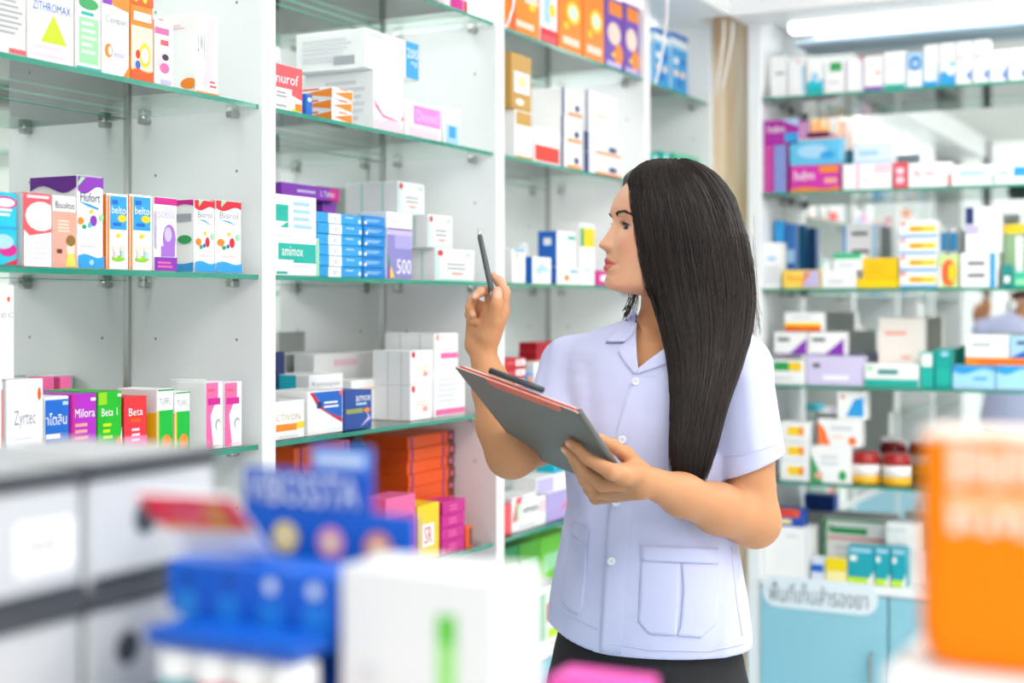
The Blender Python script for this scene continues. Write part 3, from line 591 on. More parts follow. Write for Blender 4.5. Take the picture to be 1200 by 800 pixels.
LB(5, 592, 608, 640, .06, 'g', GRN, 'left green carton below the bottom glass shelf', inset=.12, group=G)
LB(5, 609, 632, 634, .06, '#5cbf2e', GRN, 'middle green carton below the bottom glass shelf', inset=.12, group=G)
LB(5, 633, 672, 625, .06, '#6fd02e', GRN, 'right green carton below the bottom glass shelf', inset=.12, group=G)
LB(5, 592, 662, 692, .08, 'w', [R(.5, .1, .62, .9, 'g'), R(.66, .4, .9, .7, 'rs'), R(.62, .1, .66, .9, 'lg'), R(.7, .1, .95, .25, 'yg')], 'white carton with green and red print in the lowest opening', inset=.012, group=G)

# ---- narrow corner bay
G = 'cartons in the narrow corner bay'
for k, (a, b) in enumerate(((744, 764), (765, 785), (786, 806))):
    LB(0, a, b, 28 + 6 * k, .08, 'lb', [R(.0, .92, 1, 1, 'b'), R(.0, .8, 1, .88, 'w'), R(.05, .06, .95, .74, 'sb'), E(.3, .55, .14, .06, 'w'), E(.7, .55, .14, .06, 'b'), E(.3, .35, .14, .06, 'pch'), E(.7, .35, .14, .06, 'pch'), E(.5, .2, .14, .06, 'b')],
       ('left', 'middle', 'right')[k] + ' light blue carton in the narrow corner bay', inset=.03, group=G)
LB(1, 763, 774, 179, .05, 'tl', [R(.3, .1, .6, .9, 'w')], 'left teal carton above her hair in the corner bay', inset=.02, group=G)
LB(1, 776, 786, 178, .05, 'tl', [R(.3, .1, .6, .9, 'w')], 'middle teal carton above her hair in the corner bay', inset=.02, group=G)
LB(1, 792, 820, 182, .05, '#58c9a0', [R(.05, .6, .95, .8, 'w')], 'wide mint carton above her hair in the corner bay', inset=.02, group=G)
# ================================================================ right wall cartons
G = 'cartons on the top shelf at the back'
row = [
 (903, 922, 66, 'w', [LN(.3, .55, .9, .62, 1, 'gy')], 'white carton, leftmost on the top back shelf'),
 (923.5, 943, 69, 'w', [R(.8, .1, .98, .8, 'lb'), R(.55, .88, .7, .95, 'pk')], 'white carton with pale blue edge, second on the top back shelf'),
 (945, 965, 68, 'w', [WV(.3, .45, .06, 'cy'), R(.1, .05, .9, .2, 'tl'), R(.3, .4, .7, .6, 'lb')], 'white carton with turquoise wave on the top back shelf'),
 (966, 990, 71, 'w', [R(.28, .68, .85, .95, 'g'), LN(.2, .3, .8, .4, 1, 'lgy')], 'white carton with green square on the top back shelf'),
 (991, 1011.5, 68, 'w', [R(.05, .05, .1, .95, 'lp'), R(.8, .9, 1, 1, 'pk'), R(.9, .05, .95, .9, 'lp')], 'white carton with lilac stripes on the top back shelf'),
 (1012.5, 1034.5, 65, 'w', [R(.0, .0, 1, .12, 'p'), E(.75, .5, .08, .06, 'o'), LN(.2, .7, .8, .76, 1, 'lgy')], 'white carton with purple foot on the top back shelf'),
 (1035.5, 1061, 60, 'w', [R(.0, .0, 1, .14, 'tl'), LN(.2, .45, .8, .75, 3, 'lgy')], 'white carton with teal foot on the top back shelf'),
 (1062, 1081.5, 61, 'lb', [R(.05, .05, .95, .5, 'w'), E(.55, .68, .35, .2, 'b'), E(.55, .68, .22, .11, 'lb')], 'pale blue carton with dark blue oval on the top back shelf'),
 (1082.5, 1100, 52, 'w', [R(.0, .0, 1, .14, 'sb'), P([(1, .1), (1, .6), (.75, .2)], 'lb')], 'white carton with blue foot on the top back shelf'),
 (1101, 1119.5, 50, 'w', [WV(.25, .32, .08, 'sb'), E(.8, .5, .15, .06, 'cy'), E(.35, .5, .12, .04, 'lb')], 'white carton with bright blue wave on the top back shelf'),
 (1120.5, 1139.5, 48, 'w', [P([(.6, .2), (.95, .35), (.95, .05)], '#4f83d0'), E(.25, .62, .1, .04, 'rs')], 'left tall white carton with blue diamond on the top back shelf'),
 (1140.5, 1160, 46, 'w', [P([(.6, .2), (.95, .35), (.95, .05)], '#4f83d0'), E(.25, .62, .1, .04, 'rs')], 'right tall white carton with blue diamond on the top back shelf'),
 (1161, 1181, 58, 'w', [P([(.65, .2), (.98, .5), (.98, .0)], '#4f83d0')], 'short white carton with blue wedge on the top back shelf'),
 (1182, 1204, 56, 'w', [P([(.65, .2), (.98, .5), (.98, .0)], '#4f83d0'), E(.25, .5, .1, .05, 'rs')], 'white carton with blue wedge at the right picture edge, top back shelf'),
]
for (a, b, t, c, d, l) in row: RB(0, a, b, t, .045, c, d, l, inset=.02, group=G)
G = 'cartons on the second shelf at the back'
zt = RB(1, 892, 922, 170, .09, '#b3249c', [R(.45, .1, .98, .9, '#7fa6e0'), R(.05, .3, .35, .7, 'pk')], 'flat magenta and blue carton in the tall second-shelf stack', n=9, inset=.02, group=G)
RB(1, 892, 936, 140, .09, '#a8209a', [T('hdm', .12, .5, .6, .78, 'w'), R(.6, .1, .98, .45, 'sb'), P([(.5, 1), (1, .7), (1, 1)], 'lb')], 'wide magenta carton on top of the flat magenta stack', zb=zt, inset=.02, group=G)
zt = RB(1, 925, 984, 193, .06, '#d235a8', [T('hdm', .1, .45, .5, .8, 'w'), R(.6, .7, .98, .95, 'o'), R(.7, .3, .95, .5, 'sal'), WV(.1, .2, .06, 'o')], 'magenta carton with orange corner on the second back shelf', inset=.02, group=G)
RB(1, 925, 985.5, 161, .06, '#63bfe6', [R(.0, .93, 1, 1, 'sal'), E(.45, .5, .3, .25, 'lb'), E(.75, .35, .15, .15, 'sb')], 'sky blue carton lying on the magenta one with orange corner', zb=zt, inset=.02, group=G)
zt = RB(1, 987, 1045, 191, .06, 'w', [R(.3, .0, .33, 1, 'pk'), R(.65, .6, .98, .95, 'lpk'), LN(.4, .3, .6, .4, 1, 'lgy')], 'white carton with pink stripe on the second back shelf', inset=.02, group=G)
RB(1, 1000, 1046, 166, .06, '#dce9f6', [LN(.15, .35, .7, .6, 1, 'lb'), R(.05, .02, .95, .1, 'lb')], 'pale blue carton lying on the pink-striped white carton', zb=zt, inset=.02, group=G)
RB(1, 1046.5, 1063, 190, .06, '#e8485c', [R(.2, .2, .8, .45, 'lpk'), R(.2, .55, .8, .8, 'lpk')], 'rose red carton between white cartons on the second back shelf', inset=.02, group=G)
RB(1, 1064, 1114, 190, .06, 'w', [T('Bc xtr', .15, .45, .65, .72, 'rs'), R(.94, .0, 1, .5, 'r')], 'white carton with red lettering on the second back shelf', inset=.02, group=G)
RB(1, 1115, 1165, 193, .06, 'w', [LN(.2, .5, .9, .72, 1, 'lb'), R(.92, .1, .98, .5, 'lb')], 'white carton with pale blue lettering on the second back shelf', inset=.02, group=G)
RB(1, 1166, 1210, 193, .06, 'w', [R(.5, .4, .98, .9, 'sb'), LN(.1, .5, .4, .7, 1, 'lb')], 'white carton with blue block at the right edge, second back shelf', inset=.02, group=G)

G = 'cartons on the third shelf at the back'
RB(2, 893, 915, 284, .06, 'w', [R(.1, .1, .9, .5, 'lgy'), LN(.2, .6, .8, .7, 1, 'lb')], 'white and grey carton at the left of the third back shelf', inset=.02, group=G)
RB(2, 907, 919, 258, .04, 'sb', [R(.0, .0, 1, .3, 'b')], 'blue carton behind the grey one on the third back shelf', inset=.10, group=G)
RB(2, 921, 932, 262, .04, '#2b6fb8', [R(.1, .4, .9, .6, 'lb')], 'dark blue carton at the back of the third back shelf', inset=.10, group=G)
RB(2, 917, 961, 316, .05, '#ffd95a', [R(.55, .05, .98, .95, 'lp'), T('Rxx', .15, .4, .5, .75, 'o'), P([(.5, 0), (.75, .9), (.6, .9)], 'o')], 'yellow and lilac carton on the third back shelf', inset=.012, group=G)
zt = RB(2, 962.5, 1003, 317, .06, 'w', [LN(.2, .3, .7, .5, 1, 'lgy')], 'plain white carton left of the yellow one, third back shelf', inset=.012, group=G)
RB(2, 976, 1010, 296, .06, 'w', [R(.0, .65, 1, 1, '#3fbf86'), LN(.2, .2, .8, .4, 1, 'lgy')], 'white carton with green top on the plain white one', zb=zt, inset=.012, group=G)
zt = RB(2, 990, 1027, 305, .04, 'w', [], 'white carton at the back under the grey-lettered carton', inset=.12, group=G)
RB(2, 988, 1028, 263, .05, '#e9eaee', [R(.0, .0, .08, 1, 'sb'), LN(.25, .7, .85, .8, 1, 'dg'), LN(.25, .2, .85, .3, 1, 'dg'), R(.85, .0, 1, 1, 'lb')], 'pale grey carton with blue edges at the back, third back shelf', zb=zt, inset=.12, group=G)
zt = RB(2, 1004, 1052, 326, .06, '#ffd400', [R(.0, .85, 1, .95, '#e6b800')], 'low bright yellow tray carton on the third back shelf', inset=.012, group=G)
RB(2, 1011, 1052, 302, .04, '#f2c500', [R(.15, .6, .7, .7, '#e6b800'), R(.15, .3, .6, .4, '#e6b800')], 'bright yellow carton standing on the low yellow tray', zb=zt, inset=.02, group=G)
RB(2, 1054, 1098, 258, .06, 'w', [R(.25, .32, .97, .68, 'y'), R(.0, .0, 1, .14, 'sb'), E(.1, .82, .06, .12, 'rs'), R(.3, .42, .6, .58, 'o')], 'yellow-barred white carton in the third back shelf stack', n=4, inset=.02, group=G)
RB(2, 1099, 1123, 298, .05, '#cfe89a', [E(.55, .45, .4, .42, '#ef6a3a'), E(.7, .45, .18, .3, 'y'), R(.0, .0, .15, .6, 'w')], 'green carton with orange round print on the third back shelf', inset=.02, group=G)
zt = RB(2, 1125, 1169, 296, .06, 'w', [LN(.2, .65, .75, .75, 1, 'dg'), LN(.2, .3, .75, .4, 1, 'dg'), R(.8, .0, .95, 1, 'sb')], 'white carton with blue band right of the orange print', inset=.02, group=G)
RB(2, 1131, 1172, 242, .06, 'w', [R(.0, .62, .25, 1, 'nv'), R(.0, .4, .4, .6, 'lp'), LN(.5, .5, .9, .55, 1, 'lgy')], 'tall white carton standing on the blue-banded one', zb=zt, inset=.02, group=G)
RB(2, 1174, 1186, 310, .06, 'dt', [R(.2, .2, .8, .5, 'w')], 'dark teal narrow carton on the third back shelf', inset=.02, group=G)
RB(2, 1187, 1215, 318, .05, '#3fbf9a', [R(.1, .2, .9, .5, 'lg')], 'mint green carton at the right edge, third back shelf', inset=.02, group=G)
RB(2, 1176, 1200, 262, .04, '#8fae84', [R(.0, .85, 1, 1, 'y'), R(.6, .0, .95, .8, 'w')], 'sage green carton at the back right of the third back shelf', inset=.10, group=G)
RB(2, 1112, 1122, 265, .04, 'w', [R(.0, .6, 1, .9, 'sb')], 'left slim white carton with blue cap band, third back shelf', inset=.11, group=G)
RB(2, 1101, 1110, 265, .04, 'w', [R(.0, .6, 1, .9, 'sb')], 'slimmest white carton with blue cap band, third back shelf', inset=.11, group=G)

G = 'cartons on the fourth shelf at the back'
zt = RB(3, 902, 943.5, 421, .06, 'w', [R(.1, .55, .9, .9, 'g'), R(.55, .55, .9, .9, 'y'), LN(.1, .2, .8, .3, 1, 'lgy')], 'white carton with green and yellow bar on the fourth back shelf', inset=.012, group=G)
zt0 = RB(3, 944.5, 1011, 417, .06, '#d9d0f0', [LN(.3, .2, .85, .35, 1, 'w'), R(.12, .6, .25, .75, 'dg')], 'lilac carton on the fourth back shelf', inset=.012, group=G)
PP = [P([(.45, .02), (.98, .02), (.98, .75)], 'p'), LN(.1, .6, .5, .75, 1, 'dg'), R(.0, .0, 1, .05, 'p')]
RB(3, 907, 946.5, 389, .05, 'w', PP, 'left white carton with purple corner on the fourth back shelf', zb=zt0 + .002, inset=.014, group=G)
RB(3, 947.5, 990, 389, .05, 'w', PP, 'right white carton with purple corner on the fourth back shelf', zb=zt0 + .002, inset=.014, group=G)
RB(3, 919, 963, 366, .05, 'w', [R(.0, .0, 1, .28, 'do'), R(.0, .28, 1, .46, 'y'), LN(.2, .68, .8, .8, 1, 'lgy')], 'white carton with orange foot on the purple-cornered cartons', zb=CAMH + (HOR - 389) / FPX * rdep(945, .014) + .002, inset=.016, group=G)
zt = RB(3, 1012.5, 1077, 426, .06, 'w', [R(.0, .0, 1, .34, 'tl'), LN(.25, .55, .75, .75, 1, 'dt'), E(.1, .8, .05, .12, 'lg')], 'white carton with teal foot on the fourth back shelf', inset=.012, group=G)
RB(3, 1029, 1083, 372, .04, '#f3ebe3', [LN(.15, .75, .7, .8, 1, 'sal'), LN(.5, .4, .8, .44, 1, 'sal'), R(.0, .0, 1, .06, '#d8c9a6')], 'beige open carton standing behind the teal-footed one', inset=.085, group=G)
RB(3, 1078, 1094, 412, .05, 'tl', [R(.1, .6, .9, .95, 'w')], 'teal carton with white top on the fourth back shelf', inset=.012, group=G)
RB(3, 1095, 1115, 409, .06, '#12a59b', [E(.6, .88, .25, .06, 'lb'), R(.1, .1, .9, .5, 'tl')], 'solid teal carton on the fourth back shelf', inset=.012, group=G)
zt = RB(3, 1116, 1166, 428, .06, '#a6dcf5', [WV(.75, .75, -.12, 'sb', True), R(.0, .0, 1, .06, 'lp'), LN(.5, .4, .9, .5, 1, 'sb')], 'left light blue carton on the fourth back shelf', inset=.012, group=G)
RB(3, 1167, 1212, 428, .06, '#a6dcf5', [WV(.75, .75, -.12, 'sb', True), R(.0, .0, 1, .06, 'lp')], 'right light blue carton on the fourth back shelf', inset=.012, group=G)
zt = RB(3, 1131, 1212, 419, .05, 'o', [LN(.2, .3, .9, .6, 1, 'do')], 'flat orange carton lying across the light blue cartons', zb=zt + .001, inset=.014, group=G)
RB(3, 1131, 1182, 392, .05, 'w', [LN(.15, .5, .7, .62, 1, 'gy')], 'white carton on the flat orange carton', zb=zt, inset=.014, group=G)
RB(3, 1183, 1212, 393, .05, 'lb', [P([(0, 0), (1, 0), (1, .5)], 'b'), LN(.3, .6, .9, .75, 1, 'nv')], 'pale blue carton with blue corner on the flat orange carton', zb=zt, inset=.014, group=G)

G = 'cartons on the fifth shelf at the back'
RB(4, 914, 949, 494, .06, 'w', [R(.25, .3, .8, .75, 'y'), R(.65, .3, .8, .75, 'o'), R(.05, .0, .8, .06, 'lgy')], 'white and yellow carton of the stack beside her sleeve', n=3, inset=.02, group=G)
zt = RB(4, 950, 997, 523, .06, 'w', [P([(0, 0), (.3, 0), (.18, .4), (0, .75)], 'g'), E(.2, .2, .1, .1, 'sal'), E(.8, .22, .1, .14, 'g'), LN(.25, .5, .7, .75, 2, 'lgy')], 'white carton with green corner on the fifth back shelf', inset=.015, group=G)
zt = RB(4, 958, 1008, 491, .06, 'w', [P([(0, .05), (.3, .05), (.18, .6), (0, .9)], '#ff7a3a'), E(.82, .22, .1, .16, '#ff7a3a'), LN(.3, .6, .85, .75, 1, 'lgy'), LN(.35, .3, .7, .4, 1, 'pch')], 'white carton with orange corner standing on the green-cornered one', zb=zt, inset=.02, group=G)
RB(4, 981, 1014, 458, .06, 'w', [P([(.3, .1), (.95, .1), (.95, .8), (.6, .7)], 'sb'), E(.2, .8, .08, .06, 'rs')], 'white carton with blue blot on the orange-cornered one', zb=zt, inset=.02, group=G)
G = 'amber tubs on the fifth shelf'
for k, (u, w_) in enumerate(((1015, 'left'), (1051, 'right'))):
    x = rx(u, .06); o = empty('medicine_tub', (x, BY + .06, SHELF[4] + .0007))
    s = rdep(u, .06) / FPX; r = 17 * s
    m = MB(); m.lathe([(r * .8, 0), (r, .004), (r, .026)], mat('#f2b51c', .3), n=24); m.build('base', o, True)
    m = MB(); m.lathe([(r * .99, .026), (r * .99, .058)], mat('#f5f1ee', .4), n=24); m.build('label_band', o, True)
    m = MB(); m.lathe([(r, .058), (r, .07), (r * .9, .082), (r * .85, .09)], mat('#a5201f', .3), n=24); m.build('lid', o, True)
    tag(o, w_ + ' yellow tub with white band and red lid on the fifth back shelf', 'tub', G)
G = 'cartons on the back worktop'
zt = RB(5, 893, 948, 617, .10, 'w', [R(.94, .02, .98, .98, 'lgy'), LN(.5, .8, .8, .84, 1, 'lgy')], 'big plain white carton on the back worktop beside her elbow', inset=.02, group=G)
RB(5, 903, 941, 596, .06, '#1f4fb0', [R(.0, .55, .9, 1, 'do'), R(.1, .68, .7, .85, 'r'), R(.25, .15, .65, .4, 'ly')], 'blue carton with orange top on the big white carton', zb=zt, inset=.03, group=G)
RB(5, 950.5, 966, 653, .04, '#dfe6f5', [R(.0, .35, .95, .7, 'b')], 'small white and blue carton on the back worktop', inset=.02, group=G)
RB(5, 967, 992.5, 654, .05, '#fff3b0', [R(.0, .45, 1, 1, '#f6d800')], 'small yellow carton on the back worktop', inset=.02, group=G)
RB(5, 964, 1041, 608, .03, 'w', [R(.0, .95, 1, 1, 'g'), R(.0, .0, .06, 1, 'g'), LN(.15, .72, .8, .84, 1, 'g'), R(.08, .62, .95, .66, 'rs'), E(.12, .8, .03, .08, 'g'), LN(.2, .3, .7, .5, 2, 'lgy')], 'white carton with green border at the back of the worktop', inset=.15, group=G)
TEA = [R(.0, .0, 1, .16, 'yg'), P([(.7, 0), (1, 0), (1, .35)], 'w'), R(.1, .6, .35, .75, 'w'), LN(.1, .85, .9, .95, 1, 'lb')]
RB(5, 993, 1024.5, 640, .05, '#1fa6b5', TEA, 'left teal carton with lime foot on the back worktop', inset=.02, group=G)
RB(5, 1025, 1043, 641, .05, '#1fa6b5', TEA, 'middle teal carton with lime foot on the back worktop', inset=.02, group=G)
RB(5, 1044, 1062, 642, .05, '#1fa6b5', TEA, 'right teal carton with lime foot on the back worktop', inset=.02, group=G)
zt = RB(5, 1040, 1085, 646, .05, 'w', [], 'white carton behind the teal cartons, carrying two flat ones', inset=.09, group=G)
RB(5, 1038, 1080, 613, .06, 'w', [LN(.2, .4, .6, .6, 1, 'lgy'), E(.1, .5, .04, .1, 'gy')], 'flat white carton of the pair behind the teal cartons', n=2, zb=zt, inset=.085, group=G)

# the white name plate on the blue door
sg = MB(); a, b = rx(893, -.014), rx(1029, -.014); D = rdep(960, -.014)
z0, z1 = CAMH + (HOR - 716) / FPX * D, CAMH + (HOR - 679) / FPX * D; r = (z1 - z0) / 2
pts = [(a + r - r * math.sin(t * math.pi / 8), z0 + r + r * math.cos(t * math.pi / 8)) for t in range(9)] + [(b - r + r * math.sin(t * math.pi / 8), z0 + r - r * math.cos(t * math.pi / 8)) for t in range(9)]
n = len(pts); yb, yf = BY - .0125, BY - .0155
sg.add([(x, yf, z) for x, z in pts] + [(x, yb, z) for x, z in pts], [tuple(range(n)), tuple(range(2 * n - 1, n - 1, -1))] + [(i, n + i, n + (i + 1) % n, (i + 1) % n) for i in range(n)], mat('#e6f0f6', .4))
v, fs = text_mesh('พื้นที่เก็บสำรองยา')
sg.add([(a + .022 + q[0] * (b - a - .05), yf - .0006, z0 + .018 + q[1] * (z1 - z0 - .034)) for q in v], fs, mat('#6b6f76', .5))
o = sg.build('name_plate', loc=(0, 0, 0)); tag(o, 'rounded white name plate with grey Thai lettering on the blue door', 'sign')

# wires hanging from the headers
WIRE = mat('#f2f0ee', .5)
def wire(label, pts):
    m = MB(); P_ = [Vector(p) for p in pts]; out = []
    for i in range(len(P_) - 1):
        for t in range(6):
            f = t / 6; out.append(P_[i].lerp(P_[i + 1], f) + Vector((.0, .006 * math.sin(math.pi * f), 0)))
    out.append(P_[-1]); m.tube(out, .0032, WIRE, 6); o = m.build('hanging_wire', smooth=True); tag(o, label, 'wire', 'white wires hanging from the headers')
wire('white wire hanging in front of the light blue cartons', [px(782, -2, 3.62), px(779, 40, 3.6), px(768, 98, 3.6)])
wire('white wire hanging before the wood strip, left of the pair', [px(848, 24, 4.1), px(846, 60, 4.11), px(838, 110, 4.12)])
wire('white wire hanging before the wood strip, right of the pair', [px(859, 26, 4.1), px(855, 60, 4.11), px(846, 105, 4.12)])
wire('white wire hanging at the dividing panel by the orange cartons', [px(602, -6, 3.02), px(598, 18, 3.04), px(590, 34, 3.06)])

# clear plastic pouch beside the divider on the far middle shelf
pm, n_, b_ = nt('clear_film'); b_.inputs['Base Color'].default_value = (.93, .95, .96, 1); b_.inputs['Roughness'].default_value = .12; b_.inputs['Alpha'].default_value = .35
vs, fs = [], []; ya, yb = ly(592, .075), ly(620, .075); x0 = -AX - .075; z0 = SHELF[2] + .001
for sd in (0, 1):
    for i in range(9):
        for j in range(11):
            s, t = i / 8, j / 10; bul = math.sin(math.pi * s) * (1 - .75 * t) * .016 + .0006; w = .003 * math.sin(9 * s + 7 * t + sd)
            vs.append((x0 + (bul + w * math.sin(math.pi * s)) * (1 if sd == 0 else -1), ya + (yb - ya) * (s + .06 * t * math.sin(4 * t)), z0 + t * .088 * (1 - .12 * math.sin(5 * s))))
    o_ = sd * 99
    for i in range(8):
        for j in range(10): fs.append((o_ + i * 11 + j, o_ + (i + 1) * 11 + j, o_ + (i + 1) * 11 + j + 1, o_ + i * 11 + j + 1))
o = obj('plastic_pouch', vs, fs, pm, smooth=True); tag(o, 'clear plastic pouch behind white cartons at the far bay divider', 'pouch')
# ================================================================ foreground counter, out of focus
CT = 1.02
ctr = empty('service_counter', (-.35, .75, 0))
def cpart(m, name, par=None): return m.build(name, par or ctr, loc=Vector((.35, -.75, 0)) if par is None else None)
m = MB(); m.box(-1.02, .42, CT - .03, .32, 1.16, CT, WHITE, .003); cpart(m, 'worktop')
m = MB(); m.box(-.98, .46, .1, .28, 1.10, CT - .03, WHITE, .002); cpart(m, 'body')
for k in range(3):
    m = MB(); m.box(-.97 + k * .415, 1.10, .12, -.97 + (k + 1) * .415 - .006, 1.116, CT - .04, BLUE, .002); cpart(m, 'front_panel')
m = MB(); m.box(-.95, .5, 0, .25, 1.06, .1, mat('#8d9296', .5), 0); cpart(m, 'plinth')
tag(ctr, 'white service counter in the foreground carrying blurred packages', 'counter')

# grey-white cartons with dark rims, two by two
KX = -.65
def yk(u): t = (u - 600) / FPX; return .65 * (ca + sa * t) / (sa - ca * t)
DK = mat('#3c4046', .45); GW = mat('#c3c6ca', .4); GT = mat('#b9bcbf', .4)
def rim_carton(y0, y1, z0, z1, label, sticker, hole):
    o = empty('storage_carton', (KX - .07, (y0 + y1) / 2, z0)); off = -Vector(o.location)
    m = MB(); m.box(KX - .14, y0, z0, KX, y1, z1 - .012, GW, .003); m.build('body', o, loc=off)
    m = MB(); m.box(KX - .143, y0 - .002, z1 - .012, KX + .003, y1 + .002, z1, DK, .003, {'T': GT}); m.build('lid', o, loc=off)
    m = MB(); m.box(KX + .0002, y0 + .002, z0 + .0005, KX + .0022, y1 - .002, z0 + .009, DK, .0005); m.build('bottom_rim', o, loc=off)
    if sticker:
        m = MB(); a = y0 + (y1 - y0) * .55; b = y0 + (y1 - y0) * .93
        m.box(KX + .0003, a, z0 + .02, KX + .001, b, z0 + .05, card('#fbfbfb'))
        for i in range(7): m.box(KX + .001, a + .006 + i * .0042, z0 + .03, KX + .0014, a + .0075 + i * .0042, z0 + .042, card('#8a8d90'))
        m.build('sticker', o, loc=off)
    if hole:
        m = MB(); disc(m, (KX + .0006, y0 + (y1 - y0) * hole, (z0 + z1) / 2), (1, 0, 0), .011, DK, 16); m.build('grip_hole', o, loc=off)
    tag(o, label, 'carton', 'dark-rimmed cartons on the counter')
ya, yb, yc, yd = yk(-90), yk(97), yk(104), yk(252)
rim_carton(ya, yb, 1.27, 1.352, 'upper left grey-white carton with dark rim and barcode sticker', True, 0)
rim_carton(yc, yd, 1.27, 1.352, 'upper right grey-white carton with dark rim', False, .42)
rim_carton(ya, yb, 1.188, 1.269, 'lower left grey-white carton with dark rim', False, 0)
rim_carton(yc, yd, 1.188, 1.269, 'lower right grey-white carton with dark rim and round grip hole', False, .28)
m = MB(); m.box(KX - .15, ya - .01, CT, KX + .004, yd + .01, 1.187, GW, .004); o = m.build('storage_carton')
for k, z in enumerate((1.06, 1.11, 1.16)):
    m2 = MB(); m2.box(KX + .0045, ya, z, KX + .0055, yd, z + .004, DK); m2.build('seam', o)
tag(o, 'long grey-white carton under the four dark-rimmed ones', 'carton')

def fcarton(name, u, v, d, w, dep, col, dec, label, zb=CT, sides=None):
    p = px(u, v, d); o = carton_mesh(w, p.z - zb, dep, col, dec, sides).build(name); o.location = (p.x, p.y, zb); tag(o, label, 'box'); return o
# big white box with a green stripe
fcarton('white_carton', 399, 662, .84, .105, .055, '#e9e9ea', [R(.63, .1, .75, .92, '#9be07c'), R(.63, .86, .75, .92, '#5ac72f'), LN(.12, .3, .3, .8, 6, 'lgy'), LN(.38, .3, .46, .7, 3, 'lgy')], 'large blurred white carton with green vertical stripe on the counter')
fcarton('pink_carton', 640, 793, .90, .062, .035, '#f04fb4', [R(.1, .2, .9, .6, 'lpk')], 'bright pink carton at the bottom edge before her trousers')

# blue counter display with effervescent tubes
BLU = card('#0b63d2'); BLD = card('#0a53b8')
dp_ = px(285, 650, .97); ds = empty('counter_display', (dp_.x, dp_.y, CT))
x0 = dp_.x; y0 = dp_.y; off = Vector((-dp_.x, -dp_.y, -CT))
def zv(u, v, d): return px(u, v, d).z
def wide(u0, u1, d): return (u1 - u0) / FPX * d / (ca + sa * ((u1 - 600) / FPX)) * 1.0
m = MB()                                         # back card
zc = zv(285, 590, .97); zt_ = zv(300, 546, .97); W = .136
m.box(x0, y0, CT, x0 + W, y0 + .004, zc, BLU, .0008)
for k, (fx, c) in enumerate(((.26, '#f6de7a'), (.53, '#f59ac8'), (.80, '#f58d72'))):
    for r_, cc_, l in ((.0105, c, .0003), (.0055, '#fbeecb', .0006)):
        disc(m, (x0 + W * fx, y0 - l, zc - .020 - .001 * k), (0, -1, 0), r_, card(cc_), 20)
    for j in range(2):
        m.add([(x0 + W * fx - .012, y0 - .0003, zc - .036 - .005 * j), (x0 + W * fx + .012, y0 - .0003, zc - .036 - .005 * j), (x0 + W * fx + .012, y0 - .0003, zc - .033 - .005 * j), (x0 + W * fx - .012, y0 - .0003, zc - .033 - .005 * j)], [(0, 1, 2, 3)], card('#5fa0ee'))
m.build('back_card', ds, loc=off)
m = MB(); hx = x0 + .103                         # header with raised name
m.box(x0, y0, zc, hx, y0 + .004, zt_, card('#1458c8'), .0008)
m.box(x0 + .056, y0 + .0005, zt_, hx, y0 + .0035, zt_ + .017, card('#3f7fe0'), .0008)
v_, f_ = text_mesh('VIBOSSTA'); m.add([(x0 + .004 + q[0] * .09, y0 - .0008, zc + .002 + q[1] * .021) for q in v_], f_, card('#eaf2ff'))
m.add([(x0 + .06, y0 - .0003, zt_ + .004), (hx - .004, y0 - .0003, zt_ + .004), (hx - .004, y0 - .0003, zt_ + .012), (x0 + .06, y0 - .0003, zt_ + .012)], [(0, 1, 2, 3)], card('#c9dcf8'))
m.build('header_card', ds, loc=off)
p1 = px(196, 655, .905); zl = px(200, 722, .89).z; W2 = .130
m = MB()                                         # front tier made of cartons in the tray
for k in range(4):
    wx = W2 / 4; xx = p1.x + k * wx
    m = MB(); m.box(xx, p1.y, zl, xx + wx - .001, p1.y + .045, p1.z, BLU, .001)
    disc(m, (xx + wx / 2, p1.y - .0004, p1.z - .010), (0, -1, 0), .0045, card(('#0c4aa5', '#0c4aa5', '#dfe9f7', '#dfe9f7')[k]), 14)
    disc(m, (xx + wx / 2, p1.y - .0004, zl + .006), (0, -1, 0), .009, card('#1f86dc'), 14)
    m.build('pocket', ds, loc=off)
p2 = px(168, 722, .86); m = MB()
m.box(p2.x, p2.y, zl - .010, p2.x + .112, p1.y + .05, zl, BLD, .002, {'T': BLU}); m.build('ledge', ds, loc=off)
m = MB(); m.box(p2.x, p1.y + .03, CT, p2.x + .112, p1.y + .05, zl - .01, BLD, .001); m.build('rear_wall', ds, loc=off)
m = MB(); m.box(p2.x, p2.y, CT, p2.x + .112, p1.y + .05, CT + .006, BLD, .001); m.build('tray', ds, loc=off)
tag(ds, 'blue cardboard counter display with raised header lettering', 'display')
for k, (u, c, c2, nm) in enumerate(((190, '#25a9b8', '#4c6fb8', 'teal'), (246, '#e63b6f', '#c92a5c', 'crimson'), (304, '#f0653a', '#e24a22', 'orange-red'), (366, '#f2583a', '#e8452a', 'scarlet'))):
    xk = p2.x + .014 + k * .0282; yy = p2.y + .018
    o = empty('tablet_tube', (xk, yy, CT + .0067)); ht = zl - .014 - CT - .006
    m = MB(); m.lathe([(.0120, 0), (.0125, .003), (.0125, ht - .016)], mat('#f4f4f4', .3), n=24)
    m.build('body', o, True)
    m = MB(); m.lathe([(.0127, .02), (.0127, ht - .0175)], card(c), n=24); m.lathe([(.0128, .02), (.0128, .06)], card(c2), n=24); m.build('wrapper', o, True)
    m = MB(); m.lathe([(.0128, ht - .018), (.0135, ht - .016), (.0135, ht - .003), (.0125, ht)], mat('#f7f7f6', .35), n=24); m.build('cap', o, True)
    tag(o, f'white tablet tube with {nm} wrapper under the blue display ledge', 'tube', 'tablet tubes under the blue display')
